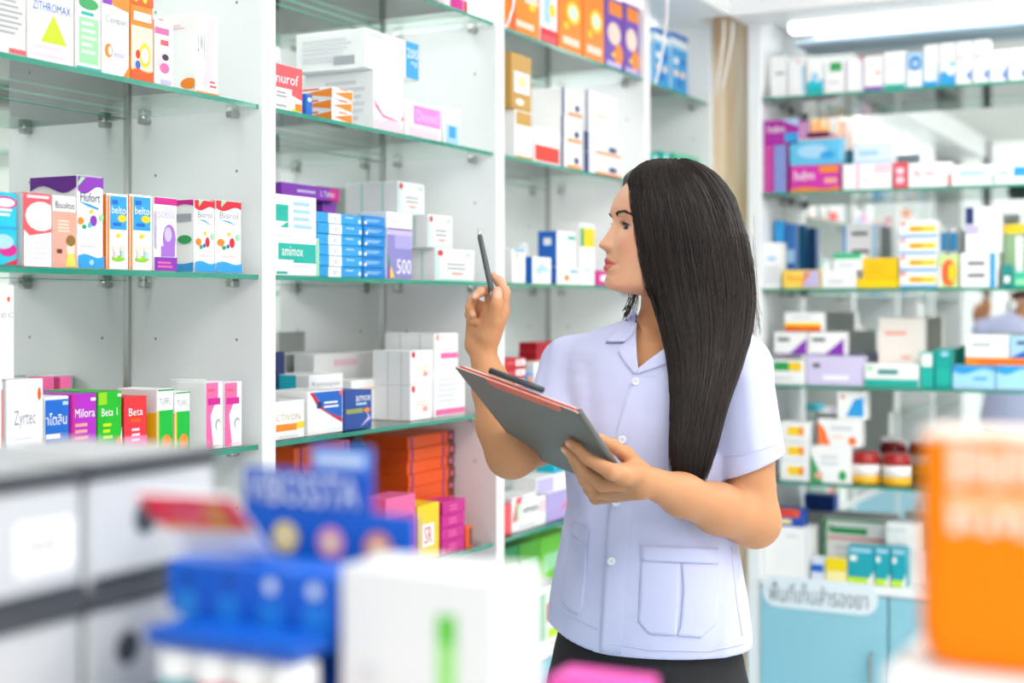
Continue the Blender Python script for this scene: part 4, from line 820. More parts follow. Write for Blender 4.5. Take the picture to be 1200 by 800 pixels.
# folded promotional card leaning on the display
q = [px(157, 577, .82), px(272, 584, .842), None, px(216, 648, .884)]; q[2] = q[1] + q[3] - q[0]
nn = (q[1] - q[0]).cross(q[3] - q[0]).normalized()
if nn.dot(Vector((0, 0, CAMH)) - q[0]) < 0: nn = -nn
def qq(s, t, l=0.0): return q[0].lerp(q[1], s).lerp(q[3].lerp(q[2], s), t) + nn * l
m = MB()
def qpatch(s0, t0, s1, t1, c, l): m.add([qq(s0, t1, l), qq(s1, t1, l), qq(s1, t0, l), qq(s0, t0, l)], [(0, 1, 2, 3)], card(c))
m.add([qq(s, t, l) for l in (0, -.0016) for (s, t) in ((0, 1), (1, 1), (1, 0), (0, 0))], [(0, 1, 2, 3), (7, 6, 5, 4), (0, 4, 5, 1), (1, 5, 6, 2), (2, 6, 7, 3), (3, 7, 4, 0)], card('#f6f4f4'))
qpatch(.0, .0, 1, .5, '#e0263f', .0004); qpatch(.0, .5, 1, .57, '#f2b23c', .0005); qpatch(.6, .12, .8, .45, '#d39a3a', .0006)
v_, f_ = text_mesh('Thexxx'); m.add([qq(.2 + a * .36, .36 - b * .15, .0008) for a, b in v_], f_, card('#f6c6c6'))
for i in range(3): qpatch(.15, .66 + i * .09, .7, .69 + i * .09, '#c9c4cf', .0004)
o = m.build('promotional_card')
tag(o, 'tilted red and white promotional card in front of the blue display', 'card')

# orange pack on a white box at the right edge
b = px(1052, 781, .74); o = fcarton('white_carton', 1036, 783, .74, .15, .09, '#f4f2f1', [R(.05, .7, .95, .9, 'lgy')], 'low white carton under the orange pack at the right edge')
ob = px(1066, 774, .745); zt3 = px(1066, 513, .745).z; zb3 = o.location.z + (px(1036, 783, .74).z - CT)
pk = empty('orange_pack', (ob.x + .065, ob.y + .03, zb3))
def rrect(w, d, r, n=6):
    out = []
    for cx, cy, a0 in ((w - r, d - r, 0), (-w + r, d - r, 90), (-w + r, -d + r, 180), (w - r, -d + r, 270)):
        for i in range(n + 1):
            a = math.radians(a0 + 90 * i / n); out.append((cx + r * math.cos(a), cy + r * math.sin(a)))
    return out
H = zt3 - zb3; prof = [(.80, 0), (.92, .003), (.98, .010), (1, .02), (1, H - .006), (.985, H)]
vs = []; fs = []; n = 0
for (s_, z) in prof:
    rr = rrect(.062 * s_, .028 * s_, .014 * s_); n = len(rr); vs += [(x, y, z) for x, y in rr]
for i in range(len(prof) - 1):
    for k in range(n): fs.append((i * n + k, i * n + (k + 1) % n, (i + 1) * n + (k + 1) % n, (i + 1) * n + k))
fs += [tuple(range(n))[::-1], tuple((len(prof) - 1) * n + k for k in range(n))]
obj('body', vs, fs, mat('#ff8600', .45, spec=.15, grain=.05, scale=12), pk, smooth=False)
m = MB()
for (za, zb_, c, bars) in ((.80, .99, '#ffd9c2', 9), (.69, .76, '#ffc79a', 0), (.60, .69, '#ffe3d2', 11)):
    if bars:
        for i in range(bars):
            xa = -.045 + i * .09 / bars; m.box(xa, -.0288, H * (za + .02 * (i % 2)), xa + .09 / bars * .74, -.0281, H * (zb_ - .015 * (i % 3)), card(c))
    else: m.box(-.046, -.0288, H * za, .046, -.0281, H * zb_, card(c))
m.build('lettering', pk)
m = MB(); m.box(-.060, -.026, H, .060, .026, H + .0035, card('#ffe6da'), .002); m.build('top_flap', pk)
tag(pk, 'large blurred orange pack with pale lettering at the right edge', 'package')
# ================================================================ the person
PX0, PY0 = .225, 2.33
person = empty('person', RT * PX0 + FW * PY0, YAW)
tag(person, 'woman in a pale lilac short-sleeved tunic holding a clipboard and raising a pen', 'person')
V3 = lambda *a: np.array(a, np.float32)
def pt(u, v, d): return V3((u - 600) / FPX * d, d, CAMH + (HOR - v) / FPX * d)
PO = V3(PX0, PY0, 0)

class Field:
    def __init__(s, lo, hi, h, big=.06):
        s.lo = np.array(lo, np.float32); s.h = h; s.n = np.ceil((np.array(hi) - np.array(lo)) / h).astype(int) + 1
        s.f = np.full(s.n, big, np.float32)
    def blk(s, lo, hi):
        a = np.maximum(np.floor((np.array(lo) - s.lo) / s.h).astype(int), 0); b = np.minimum(np.ceil((np.array(hi) - s.lo) / s.h).astype(int) + 1, s.n)
        if np.any(b <= a): return None
        sl = tuple(slice(i, j) for i, j in zip(a, b))
        ax = [(s.lo[k] + s.h * np.arange(a[k], b[k])).astype(np.float32) for k in range(3)]
        return sl, ax[0][:, None, None], ax[1][None, :, None], ax[2][None, None, :]
    def union(s, fn, lo, hi, k=0.0):
        r = s.blk(np.array(lo) - .012 - k, np.array(hi) + .012 + k)
        if r is None: return
        sl, X, Y, Z = r; d = fn(X, Y, Z); a = s.f[sl]
        if k > 0:
            h = np.clip(.5 + .5 * (d - a) / k, 0, 1); s.f[sl] = d * (1 - h) + a * h - k * h * (1 - h)
        else: s.f[sl] = np.minimum(a, d)
    def cone(s, a, b, ra, rb, k=.004):
        ab = b - a; L2 = float(ab @ ab) + 1e-9; R_ = max(ra, rb)
        def fn(X, Y, Z):
            dx, dy, dz = X - a[0], Y - a[1], Z - a[2]
            t = np.clip((dx * ab[0] + dy * ab[1] + dz * ab[2]) / L2, 0, 1)
            return np.sqrt((dx - t * ab[0]) ** 2 + (dy - t * ab[1]) ** 2 + (dz - t * ab[2]) ** 2) - (ra + (rb - ra) * t)
        s.union(fn, np.minimum(a, b) - R_, np.maximum(a, b) + R_, k)
    def chain(s, pts, rs, k=.004):
        for i in range(len(pts) - 1): s.cone(pts[i], pts[i + 1], rs[i], rs[i + 1], k)
    def mesh(s):                       # naive surface nets
        f = s.f; S_ = f < 0; n = f.shape
        c = np.zeros(tuple(i - 1 for i in n), np.uint8)
        for i in (0, 1):
            for j in (0, 1):
                for k in (0, 1): c += S_[i:n[0] - 1 + i, j:n[1] - 1 + j, k:n[2] - 1 + k]
        I, J, K = np.nonzero((c > 0) & (c < 8))
        idx = np.full(c.shape, -1, np.int32); idx[I, J, K] = np.arange(len(I))
        cor = {}
        for i in (0, 1):
            for j in (0, 1):
                for k in (0, 1): cor[i, j, k] = f[I + i, J + j, K + k]
        acc = np.zeros((len(I), 3), np.float32); cnt = np.zeros(len(I), np.float32)
        for a in cor:
            for ax in range(3):
                if a[ax]: continue
                b = list(a); b[ax] = 1; b = tuple(b); fa, fb = cor[a], cor[b]
                m_ = (fa < 0) != (fb < 0); t = np.where(m_, fa / np.where(m_, fa - fb, 1), 0)
                for q in range(3): acc[:, q] += np.where(m_, a[q] + (t if q == ax else 0), 0)
                cnt += m_
        P_ = s.lo + s.h * (np.stack([I, J, K], 1) + acc / cnt[:, None])
        F_ = []
        for ax in range(3):
            o1, o2 = (ax + 1) % 3, (ax + 2) % 3
            A = [slice(None)] * 3; B = [slice(None)] * 3; A[ax] = slice(0, n[ax] - 1); B[ax] = slice(1, n[ax])
            e = S_[tuple(A)] != S_[tuple(B)]
            g = list(np.nonzero(e)); ok = (g[o1] > 0) & (g[o2] > 0) & (g[o1] < n[o1] - 1) & (g[o2] < n[o2] - 1)
            g = [q[ok] for q in g]; ins = S_[tuple(g)]
            def at(d1, d2):
                q = list(g); q[o1] = q[o1] - d1; q[o2] = q[o2] - d2; return idx[tuple(q)]
            Q = np.stack([at(1, 1), at(0, 1), at(0, 0), at(1, 0)], 1)
            Q[~ins] = Q[~ins][:, ::-1]; F_.append(Q)
        return P_, np.concatenate(F_)

def fast_obj(name, P_, F_, mats, parent, smooth=True):
    me = bpy.data.meshes.new(name); P_ = np.asarray(P_, np.float32) - PO
    me.vertices.add(len(P_)); me.vertices.foreach_set('co', P_.ravel())
    me.loops.add(F_.size); me.loops.foreach_set('vertex_index', F_.ravel().astype(np.int32))
    me.polygons.add(len(F_)); me.polygons.foreach_set('loop_start', np.arange(0, F_.size, F_.shape[1], dtype=np.int32))
    me.update(calc_edges=True); me.validate()
    me.polygons.foreach_set('use_smooth', [smooth] * len(me.polygons))
    for m_ in mats: me.materials.append(m_)
    o = bpy.data.objects.new(name, me); COL.objects.link(o); o.parent = parent
    return o
def relax(P_, F_, n=2, w=.5):
    for _ in range(n):
        s_ = np.zeros_like(P_); c_ = np.zeros(len(P_), np.float32)
        for i in range(F_.shape[1]):
            a, b = F_[:, i], F_[:, (i + 1) % F_.shape[1]]
            for x, y in ((a, b), (b, a)):
                for q in range(3): s_[:, q] += np.bincount(x, P_[y, q], len(P_)).astype(np.float32)
                c_ += np.bincount(x, minlength=len(P_))
        P_ = P_ * (1 - w) + w * s_ / np.maximum(c_, 1)[:, None]
    return P_
def tab(v, pairs):
    a = np.array(pairs, np.float32); return np.interp(v, a[:, 0], a[:, 1]).astype(np.float32)

# ------------------------------------------------ head as a radial relief around a vertical axis
HD = 2.30; PXM = HD / FPX; HA = pt(785, 300, HD)
hth = math.radians(78); hf = np.array([-math.sin(hth), -math.cos(hth)]); hs = np.array([-hf[1], hf[0]])
vv = np.arange(185, 352, .5)
def smooth_tab(pairs, sg=3):
    y = np.interp(vv, *np.array(pairs, float).T); k = np.exp(-.5 * (np.arange(-12, 13) / sg) ** 2); k /= k.sum()
    return np.convolve(np.pad(y, 12, mode='edge'), k, 'valid')
TF = smooth_tab([(194, 0), (195.5, 14), (198, 24), (203, 34), (211, 43.5), (222, 53), (234, 61.5), (243, 66.3), (250, 68), (256, 66), (262, 66), (272, 69), (281, 71), (290, 73), (296, 73.5), (305, 73.5), (314, 74), (319, 74), (323, 74.5), (328, 77), (333, 77), (337, 75), (340, 69), (343, 58), (346, 40), (348, 0)], 2.2)
TB = smooth_tab([(194, 0), (195.5, 16), (198, 30), (203, 43), (211, 54), (222, 63), (234, 69), (250, 72), (265, 71), (280, 66), (295, 58), (310, 48), (325, 38), (340, 28), (346, 15), (348, 0)], 3)
TW = smooth_tab([(194, 0), (195.5, 14), (198, 24), (203, 35), (211, 44), (222, 50), (234, 53.5), (250, 54.5), (262, 54), (275, 53), (285, 52), (295, 49.5), (305, 46.5), (315, 43), (325, 39), (333, 34), (339, 28), (343, 20), (346, 12), (348, 0)], 3)
_t = np.clip(1 - ((250 - vv) / 56.5) ** 2, 0, 1); _m = vv < 246
TF = np.where(_m, 68 * _t ** .62, TF); TB = np.where(_m, 72 * _t ** .5, TB); TW = np.where(_m, 54.5 * _t ** .5, TW)
TN = smooth_tab([(250, 0), (256, 1), (262, 2.4), (267, 3.6), (272, 5.2), (281, 9.6), (285.5, 12.4), (288, 13), (290.5, 11.2), (293, 6.5), (295.5, 2.2), (298, .4), (301, 0)], 1.6)
TS = np.interp(vv, [250, 262, 272, 282, 289, 295], [.0055, .006, .0078, .0105, .0118, .013])
TL = smooth_tab([(299, 0), (302, 2.2), (304.5, 4.4), (307, 4.2), (309.2, .9), (311.5, 4.0), (314.5, 5.4), (317.5, 3.6), (320, .6), (322, -.4), (325, 0)], 1.0)
def head_field(X, Y, Z):
    dx, dy = X - HA[0], Y - HA[1]
    fr = dx * hf[0] + dy * hf[1]; si = dx * hs[0] + dy * hs[1]
    v = HOR - (Z - CAMH) / PXM
    q = lambda t: np.interp(v, vv, t).astype(np.float32)
    Ff, Bb, Ww = q(TF) * PXM * 1.015, q(TB) * PXM, q(TW) * PXM
    rho = np.sqrt(fr ** 2 + si ** 2) + 1e-6; c = fr / rho; sn = np.abs(si) / rho
    n1 = 2.35
    ext = np.where(c > 0, Ff, Bb); e = np.maximum(ext, 1e-4); w = np.maximum(Ww, 1e-4)
    r = ((np.abs(c) / e) ** n1 + (sn / w) ** n1) ** (-1 / n1)
    fm = np.clip(c * 3, 0, 1); s2 = np.abs(si)
    r = r + fm * q(TN) * PXM * 1.02 * np.exp(-(s2 / q(TS)) ** 2)
    r = r + fm * q(TL) * PXM * np.exp(-(s2 / .0185) ** 2.6)
    g = lambda v0, sv, s0, ss: np.exp(-((v - v0) / sv) ** 2 - ((s2 - s0) / ss) ** 2)
    r = r + fm * (-.0075 * g(266, 8.5, .031, .0135) + .0024 * g(250, 6, .028, .016) + .0045 * g(290, 4.6, .0125, .0052) - .0045 * g(294, 2.6, .0075, .0038) + .003 * g(288, 14, .044, .016) - .0018 * g(310, 3.5, .0255, .005))
    return np.maximum((rho - r) * .72, np.maximum(Z - (CAMH + (HOR - 192.5) * PXM), (CAMH + (HOR - 347.5) * PXM) - Z))
HLO = HA + V3(-.15, -.12, 0); HHI = HA + V3(.15, .12, 0); HLO[2] = CAMH + (HOR - 350) * PXM; HHI[2] = CAMH + (HOR - 192) * PXM
def head_point(v, si, lift=0.0):            # surface point of the relief in front
    Z = np.float32(CAMH + (HOR - v) * PXM); lo, hi = .02, .16
    for _ in range(40):
        m_ = (lo + hi) / 2; p = HA[:2] + hf * m_ + hs * si
        if head_field(np.float32(p[0]), np.float32(p[1]), Z) < 0: lo = m_
        else: hi = m_
    p = HA[:2] + hf * (lo + lift) + hs * si; return V3(p[0], p[1], Z)

# ------------------------------------------------ torso tables
tph = math.radians(25); tf = np.array([-math.sin(tph), -math.cos(tph)]); tl = np.array([-tf[1], tf[0]]); TD = 2.33; TM = TD / FPX
TUC = [(380, 780), (400, 768), (420, 763), (450, 760), (700, 759), (780, 758)]
TA = [(372, .050), (385, .075), (398, .118), (412, .140), (430, .150), (460, .153), (490, .152), (540, .142), (590, .137), (640, .150), (690, .164), (730, .172), (800, .178)]
TBd = [(372, .046), (385, .056), (398, .074), (412, .088), (430, .098), (460, .110), (490, .116), (515, .114), (545, .108), (590, .104), (640, .112), (700, .122), (740, .126), (800, .128)]
def torso_field(off):
    def fn(X, Y, Z):
        v = HOR - (Z - CAMH) / TM
        cx = (tab(v, TUC) - 600) * TM; a = tab(v, TA) + off; b = tab(v, TBd) + off
        dx, dy = X - cx, Y - TD
        l = dx * tl[0] + dy * tl[1]; f = dx * tf[0] + dy * tf[1]
        k0 = np.sqrt((l / a) ** 2 + (f / b) ** 2) + 1e-6; k1 = np.sqrt((l / a ** 2) ** 2 + (f / b ** 2) ** 2) + 1e-6
        d = k0 * (k0 - 1) / k1
        return np.maximum(d, Z - (CAMH + (HOR - 374) * TM))
    return fn
SL, SR = pt(864, 431, 2.262), pt(667, 430, 2.405)
EL, ER = pt(884, 611, 2.262), pt(599, 531, 2.215)
WL, WR = pt(759, 564, 2.098), pt(565, 411, 2.235)

# clipboard plane
CB = [V3(-.081, 1.993, -.083 + CAMH), V3(.087, 1.893, -.14 + CAMH), V3(.186, 2.146, -.288 + CAMH), V3(.018, 2.246, -.231 + CAMH)]   # TL TR BR BL
cbn = np.cross(CB[1] - CB[0], CB[3] - CB[0]); cbn /= np.linalg.norm(cbn)
if cbn[1] > 0: cbn = -cbn                     # towards the camera
def pd(u, v):
    r = V3((u - 600) / FPX, 1, (HOR - v) / FPX); c0 = CB[0] - V3(0, 0, CAMH); return float(c0 @ cbn) / float(r @ cbn)
def onb(u, v, lift):                           # point on the back of the board, lifted towards the camera side
    return pt(u, v, pd(u, v)) + cbn * lift

B = Field((-.13, 1.90, .93), (.475, 2.50, 1.695), .0021)
B.union(torso_field(-.008), pt(600, 770, 2.33) + V3(0, -.2, 0), pt(600, 372, 2.33) + V3(.42, .2, 0), 0)
B.chain([pt(740, 412, 2.355), SR], [.046, .041], .02); B.chain([pt(796, 411, 2.305), SL], [.046, .041], .02)
B.chain([pt(786, 322, 2.312), pt(788, 360, 2.32), pt(784, 412, 2.335)], [.047, .0465, .056], .02)
B.union(head_field, HLO, HHI, .016)
B.chain([SL, SL * .5 + EL * .5, EL], [.043, .044, .038], .015)
B.chain([EL, pt(842, 596, 2.205), pt(800, 580, 2.15), WL], [.039, .037, .0305, .0225], .02)
B.chain([SR, pt(650, 508, 2.315), ER], [.043, .043, .036], .015)
B.chain([ER, pt(586, 497, 2.217), pt(577, 455, 2.225), WR], [.036, .0345, .0285, .0205], .02)
# right hand, raised, pinching the pen
r0 = [pt(573, 404, 2.228), pt(566, 406, 2.236), pt(560, 406, 2.242), pt(555, 404, 2.246)]
rm = [pt(588, 365, 2.226), pt(577, 357, 2.243), pt(564, 361, 2.256), pt(554, 376, 2.260)]
for a, b, r in zip(r0, rm, (.0125, .0125, .0115, .0105)): B.cone(a, b, .0145, r, .009)
B.cone(pt(566, 388, 2.236), pt(572, 372, 2.238), .015, .014, .010)
B.cone(pt(572, 392, 2.222), pt(580, 375, 2.214), .0165, .0135, .010)
B.chain([pt(580, 375, 2.212), pt(582.5, 357, 2.203), pt(583, 341, 2.209)], [.0128, .0100, .0076], .004)
B.chain([rm[0], pt(591.5, 342, 2.229), pt(585.5, 330, 2.229), pt(578, 323.5, 2.230)], [.0108, .0088, .0078, .0064], .0035)
B.chain([rm[1], pt(573, 341, 2.236), pt(563.5, 341.5, 2.222), pt(556.5, 347, 2.216)], [.0105, .0086, .0076, .0064], .003)
B.chain([rm[2], pt(553.5, 352, 2.246), pt(550.5, 361, 2.228), pt(554, 369, 2.222)], [.0100, .0083, .0074, .0062], .003)
B.chain([rm[3], pt(550, 368, 2.244), pt(553, 376, 2.230), pt(559, 377, 2.226)], [.0088, .0074, .0066, .0056], .003)
# left hand, fingers along the back of the clipboard, thumb over its edge
lm = [onb(722, 541, .016), onb(712, 555, .017), onb(706, 565.5, .016), onb(703, 574, .014)]
l0 = [pt(752, 556, 2.088), pt(751, 562, 2.084), pt(750, 568, 2.088), pt(749, 573, 2.096)]
for a, b, r in zip(l0, lm, (.0125, .0125, .0118, .0108)): B.cone(a, b, .0155, r, .010)
B.cone(pt(745, 553, 2.098), onb(735, 552, .008), .016, .014, .010)
fing = [[(722, 541), (694, 526), (680, 518), (669.5, 512.5)], [(712, 555), (688, 540), (674, 527), (664.5, 519.5)], [(706, 565.5), (690, 553), (680, 541.5), (673, 533)], [(703, 574), (694, 564), (687, 555), (681, 547.5)]]
frs = [[.0115, .0092, .0080, .0064], [.0115, .0092, .0080, .0064], [.0108, .0088, .0076, .0061], [.0095, .0078, .0067, .0055]]
for i, (f_, r_) in enumerate(zip(fing, frs)):
    lf = [lm[i]] + [onb(u, v, r + .0015) for (u, v), r in zip(f_[1:], r_[1:])]
    lf[1] = onb(*f_[1], r_[1] + .006)
    B.chain(lf, r_, .003)
B.chain([pt(747, 549, 2.098), pt(733, 532, 2.078), pt(718, 522, 2.048), pt(702, 513.5, 2.012)], [.0145, .0115, .0095, .0075], .006)
P_, F_ = B.mesh(); P_ = relax(P_, F_, 2, .35)

def skin_mat():
    m, n, b = nt('skin')
    at = n.nodes.new('ShaderNodeAttribute'); at.attribute_name = 'tint'
    tc = n.nodes.new('ShaderNodeTexCoord'); no = n.nodes.new('ShaderNodeTexNoise'); no.inputs['Scale'].default_value = 35; no.inputs['Detail'].default_value = 4
    n.links.new(tc.outputs['Object'], no.inputs['Vector'])
    mx = n.nodes.new('ShaderNodeMix'); mx.data_type = 'RGBA'; mx.blend_type = 'MULTIPLY'
    rp = n.nodes.new('ShaderNodeValToRGB'); rp.color_ramp.elements[0].color = (.93, .91, .90, 1); rp.color_ramp.elements[1].color = (1, 1, 1, 1)
    n.links.new(no.outputs['Fac'], rp.inputs[0]); mx.inputs[0].default_value = 1
    n.links.new(at.outputs['Color'], mx.inputs[6]); n.links.new(rp.outputs[0], mx.inputs[7]); n.links.new(mx.outputs[2], b.inputs['Base Color'])
    b.inputs['Roughness'].default_value = .5; b.inputs['Specular IOR Level'].default_value = .35
    b.inputs['Subsurface Weight'].default_value = .12; b.inputs['Subsurface Radius'].default_value = (.012, .005, .003); b.inputs['Subsurface Scale'].default_value = .5
    n2 = n.nodes.new('ShaderNodeTexNoise'); n2.inputs['Scale'].default_value = 420; n.links.new(tc.outputs['Object'], n2.inputs['Vector'])
    bp = n.nodes.new('ShaderNodeBump'); bp.inputs['Strength'].default_value = .10; bp.inputs['Distance'].default_value = .001
    n.links.new(n2.outputs['Fac'], bp.inputs['Height']); n.links.new(bp.outputs[0], b.inputs['Normal'])
    return m
SKIN = skin_mat()
body = fast_obj('body', P_, F_, [SKIN], person)
# natural colour differences: lips, cheeks, nails, knuckles; plus painted shade between the lips
tint = np.tile(np.array(lin('#d0956a')), (len(P_), 1))
dx, dy = P_[:, 0] - HA[0], P_[:, 1] - HA[1]; fr = dx * hf[0] + dy * hf[1]; si = dx * hs[0] + dy * hs[1]; vq = HOR - (P_[:, 2] - CAMH) / PXM
hm = np.clip((352 - vq) / 12, 0, 1)[:, None]; tint = tint * (1 - hm) + hm * np.array(lin('#e1aa89'))
def blend(mask, hexc):
    global tint
    tint = tint * (1 - mask[:, None]) + mask[:, None] * np.array(lin(hexc))
sg_ = lambda x: 1 / (1 + np.exp(-np.clip(x, -30, 30)))
upper = np.interp(np.abs(si), [0, .006, .024], [301.8, 302.4, 309.6]); lower = np.interp(np.abs(si), [0, .010, .024], [318.6, 317.4, 310.2])
lips = sg_((vq - upper) * 2.2) * sg_((lower - vq) * 2.2) * (fr > .05) * (np.abs(si) < .0255)
blend(lips * .9, '#cd5a58')
blend(lips * np.exp(-((vq - 309.2 - 30 * 0) / .9) ** 2) * .7, '#8e3a38')  # shade of the groove where the lips meet, put into the tint
blend((fr > .02) * np.exp(-((vq - 290) / 12) ** 2 - ((np.abs(si) - .045) / .014) ** 2) * .35, '#e08f74')
for c_, r_ in ((pt(583.5, 344, 2.199), .0062), (pt(557, 347.5, 2.208), .0055), (pt(554.5, 366, 2.214), .0055), (onb(668, 511.5, .014), .0055), (onb(663, 518.5, .014), .0055), (onb(672, 532, .013), .005)):
    blend(np.clip(1.6 - np.linalg.norm(P_ - c_, axis=1) / r_, 0, 1) * .75, '#f0c3b0')
ca_ = body.data.color_attributes.new('tint', 'FLOAT_COLOR', 'POINT')
ca_.data.foreach_set('color', np.concatenate([tint, np.ones((len(tint), 1))], 1).astype(np.float32).ravel())

# ------------------------------------------------ eyes
IRIS = mat('#3a2a22', .12, coat=1.0); SCL = mat('#eceae8', .2, coat=1.0); LASH = mat('#17110f', .5); PUP = mat('#0b0808', .1, coat=1)
def plain(hexc, rough=.5):
    return mat(hexc, rough, grain=.04)
LIDM = plain('#d9a084', .5)
def rotv(d, al, be):                           # turn a direction sideways by al and up by be
    c, s_ = math.cos(al), math.sin(al); x, y = d[0] * c - d[1] * s_, d[0] * s_ + d[1] * c
    return np.array([x * math.cos(be), y * math.cos(be), math.sin(be)])
for sgn in (1, -1):
    ps = head_point(267.3, .0315 * sgn); od = np.array([*(hf * .93 + hs * .36 * sgn)]); od /= np.linalg.norm(od); gz = np.array([*(hf * .90 + hs * .43 * sgn)]) if sgn > 0 else np.array([*hf]); gz /= np.linalg.norm(gz)
    R0 = .0118; cen = ps - np.array([*od, 0]) * .0082
    eye = empty('eye', Vector(cen - PO)); eye.parent = person
    def cap(rad, d, a0, m_, name):
        vs, fs = [], []; N, M = 20, 8; D = np.array([*d, 0]); ux = np.array([-d[1], d[0], 0]); uz = np.array([0, 0, 1])
        for i in range(M + 1):
            t = a0 * i / M
            for k in range(N):
                p = 2 * math.pi * k / N; vs.append(rad * (D * math.cos(t) + (ux * math.cos(p) + uz * math.sin(p)) * math.sin(t)))
        for i in range(M):
            for k in range(N): fs.append((i * N + k, (i + 1) * N + k, (i + 1) * N + (k + 1) % N, i * N + (k + 1) % N))
        return obj(name, vs, fs, m_, eye, smooth=True)
    cap(R0, od, 2.2, SCL, 'eyeball'); cap(R0 + .0003, gz, .47, IRIS, 'iris'); cap(R0 + .0005, gz, .2, PUP, 'pupil')
    N, M = 18, 7
    for up_, amp, top_ in ((1, 21, 78), (-1, 15, 70)):
        vs = []; fs = []; edge = []
        for i in range(N + 1):
            al = math.radians(-54 + 108 * i / N); xx = (i / N * 2 - 1); e_ = math.radians(up_ * amp * (1 - xx * xx) + (3 if up_ > 0 else 0) - 3 - 4 * xx * sgn)
            for j in range(M + 1):
                be = e_ + (math.radians(up_ * top_) - e_) * j / M; vs.append(rotv(od, al, be) * (R0 + .0011 - .0006 * (j / M)))
            edge.append(rotv(od, al, e_) * (R0 + .0013))
        for i in range(N):
            for j in range(M): fs.append((i * (M + 1) + j, (i + 1) * (M + 1) + j, (i + 1) * (M + 1) + j + 1, i * (M + 1) + j + 1))
        obj('eyelid', vs, fs, LIDM, eye, smooth=True)
        m = MB(); m.tube(edge, [.0004 + (.0007 if up_ > 0 else .0001) * math.sin(math.pi * i / N) for i in range(N + 1)], LASH, 6)
        if up_ > 0:
            for i in range(2, N, 1):
                dd = edge[i] / np.linalg.norm(edge[i]); tip = edge[i] + dd * .0055 + np.array([0, 0, .0035]); mid = edge[i] + dd * .0035 + np.array([0, 0, .0008])
                m.tube([edge[i], mid, tip], [.00035, .00028, .0001], LASH, 4)
        m.build('eyelash', eye)
    # eyebrow: short hairs along an arc
    m = MB(); q = random.Random(3)
    for i in range(170):
        t = q.random(); sv = .015 + .036 * t; vb_ = 253.5 - 3.8 * math.sin(math.pi * min(1, t * .8 + .05)) + 4.6 * max(0, t - .62) / .38 + q.uniform(-1, 1) * (1.35 * (1 - t) + .4)
        a = head_point(vb_ + .9, sv * sgn, .0006); b = head_point(vb_ - 1.0 + 1.2 * t, (sv + .0045) * sgn, .0011)
        m.tube([a - PO, (a + b) / 2 - PO + V3(*(hf * .0004), 0), b - PO], [.00036, .00036, .0001], LASH, 4)
    m.build('eyebrow', person)

# ------------------------------------------------ hair
HL = [(186, 60), (200, 56), (206, 50), (212, 46), (226, 43.5), (240, 42.5), (270, 38), (310, 31), (345, 24), (380, 12), (400, 4), (420, -5)]
HS = [(222, 775, 815, 2.300, .03), (236, 757, 842, 2.300, .066), (252, 750, 861, 2.296, .080), (275, 752, 873, 2.292, .085), (310, 758, 880, 2.285, .082), (350, 768, 883, 2.272, .074), (390, 777, 879, 2.250, .062), (430, 785, 867, 2.215, .043), (470, 788, 852, 2.190, .033), (520, 785, 838, 2.172, .027), (545, 787, 830, 2.168, .018), (560, 795, 820, 2.168, .006)]
hsv = np.array(HS)
Hf = Field((.17, 2.10, 1.12), (.415, 2.42, 1.705), .0027)
def hair_head(X, Y, Z):
    f = head_field(X, Y, Z) / .72 - .0105; v = HOR - (Z - CAMH) / PXM
    fr = (X - HA[0]) * hf[0] + (Y - HA[1]) * hf[1]; si = (X - HA[0]) * hs[0] + (Y - HA[1]) * hs[1]; dz = Z - (CAMH + (HOR - 250) * PXM)
    ef = np.where(fr > 0, 68, 72) * PXM; k0 = np.sqrt((fr / ef) ** 2 + (si / (54.5 * PXM)) ** 2 + (dz / (56 * PXM)) ** 2) + 1e-6
    k1 = np.sqrt((fr / ef ** 2) ** 2 + (si / (54.5 * PXM) ** 2) ** 2 + (dz / (56 * PXM) ** 2) ** 2) + 1e-6
    w_ = np.clip((v - 222) / 22, 0, 1); f = f * w_ + (k0 * (k0 - 1) / k1 - .0105) * (1 - w_)
    g = fr * .978 - .208 * np.maximum(si, 0) - (tab(v, HL) + 3.5) * PXM; k = .006; h = np.clip(.5 - .5 * (g - f) / k, 0, 1)
    d = g * (1 - h) + f * h + k * h * (1 - h)
    return np.maximum(d * .8, (CAMH + (HOR - 346) * PXM) - Z)
def hair_fall(X, Y, Z):
    v = HOR - (Z - CAMH) / (2.24 / FPX)
    q = lambda i: np.interp(v, hsv[:, 0], hsv[:, i]).astype(np.float32)
    dc = q(3); a = (q(2) - q(1)) / 2 * dc / FPX; b = q(4); cx = ((q(1) + q(2)) / 2 - 600) / FPX * dc
    n1 = 2.6; k0 = ((np.abs(X - cx) / a) ** n1 + (np.abs(Y - dc) / b) ** n1) ** (1 / n1)
    d = (k0 - 1) * np.minimum(a, b)
    zt, zb_ = CAMH + (HOR - 222) * PXM, CAMH + (HOR - 562) * 2.17 / FPX
    return np.maximum(np.maximum(d, Z - zt), zb_ - Z)
Hf.union(hair_head, HLO - .015, HHI + .02, 0)
Hf.union(hair_fall, V3(.15, 2.1, 1.1), V3(.42, 2.42, 1.66), .02)
hp, hfc = Hf.mesh(); hp = relax(hp, hfc, 4, .5)
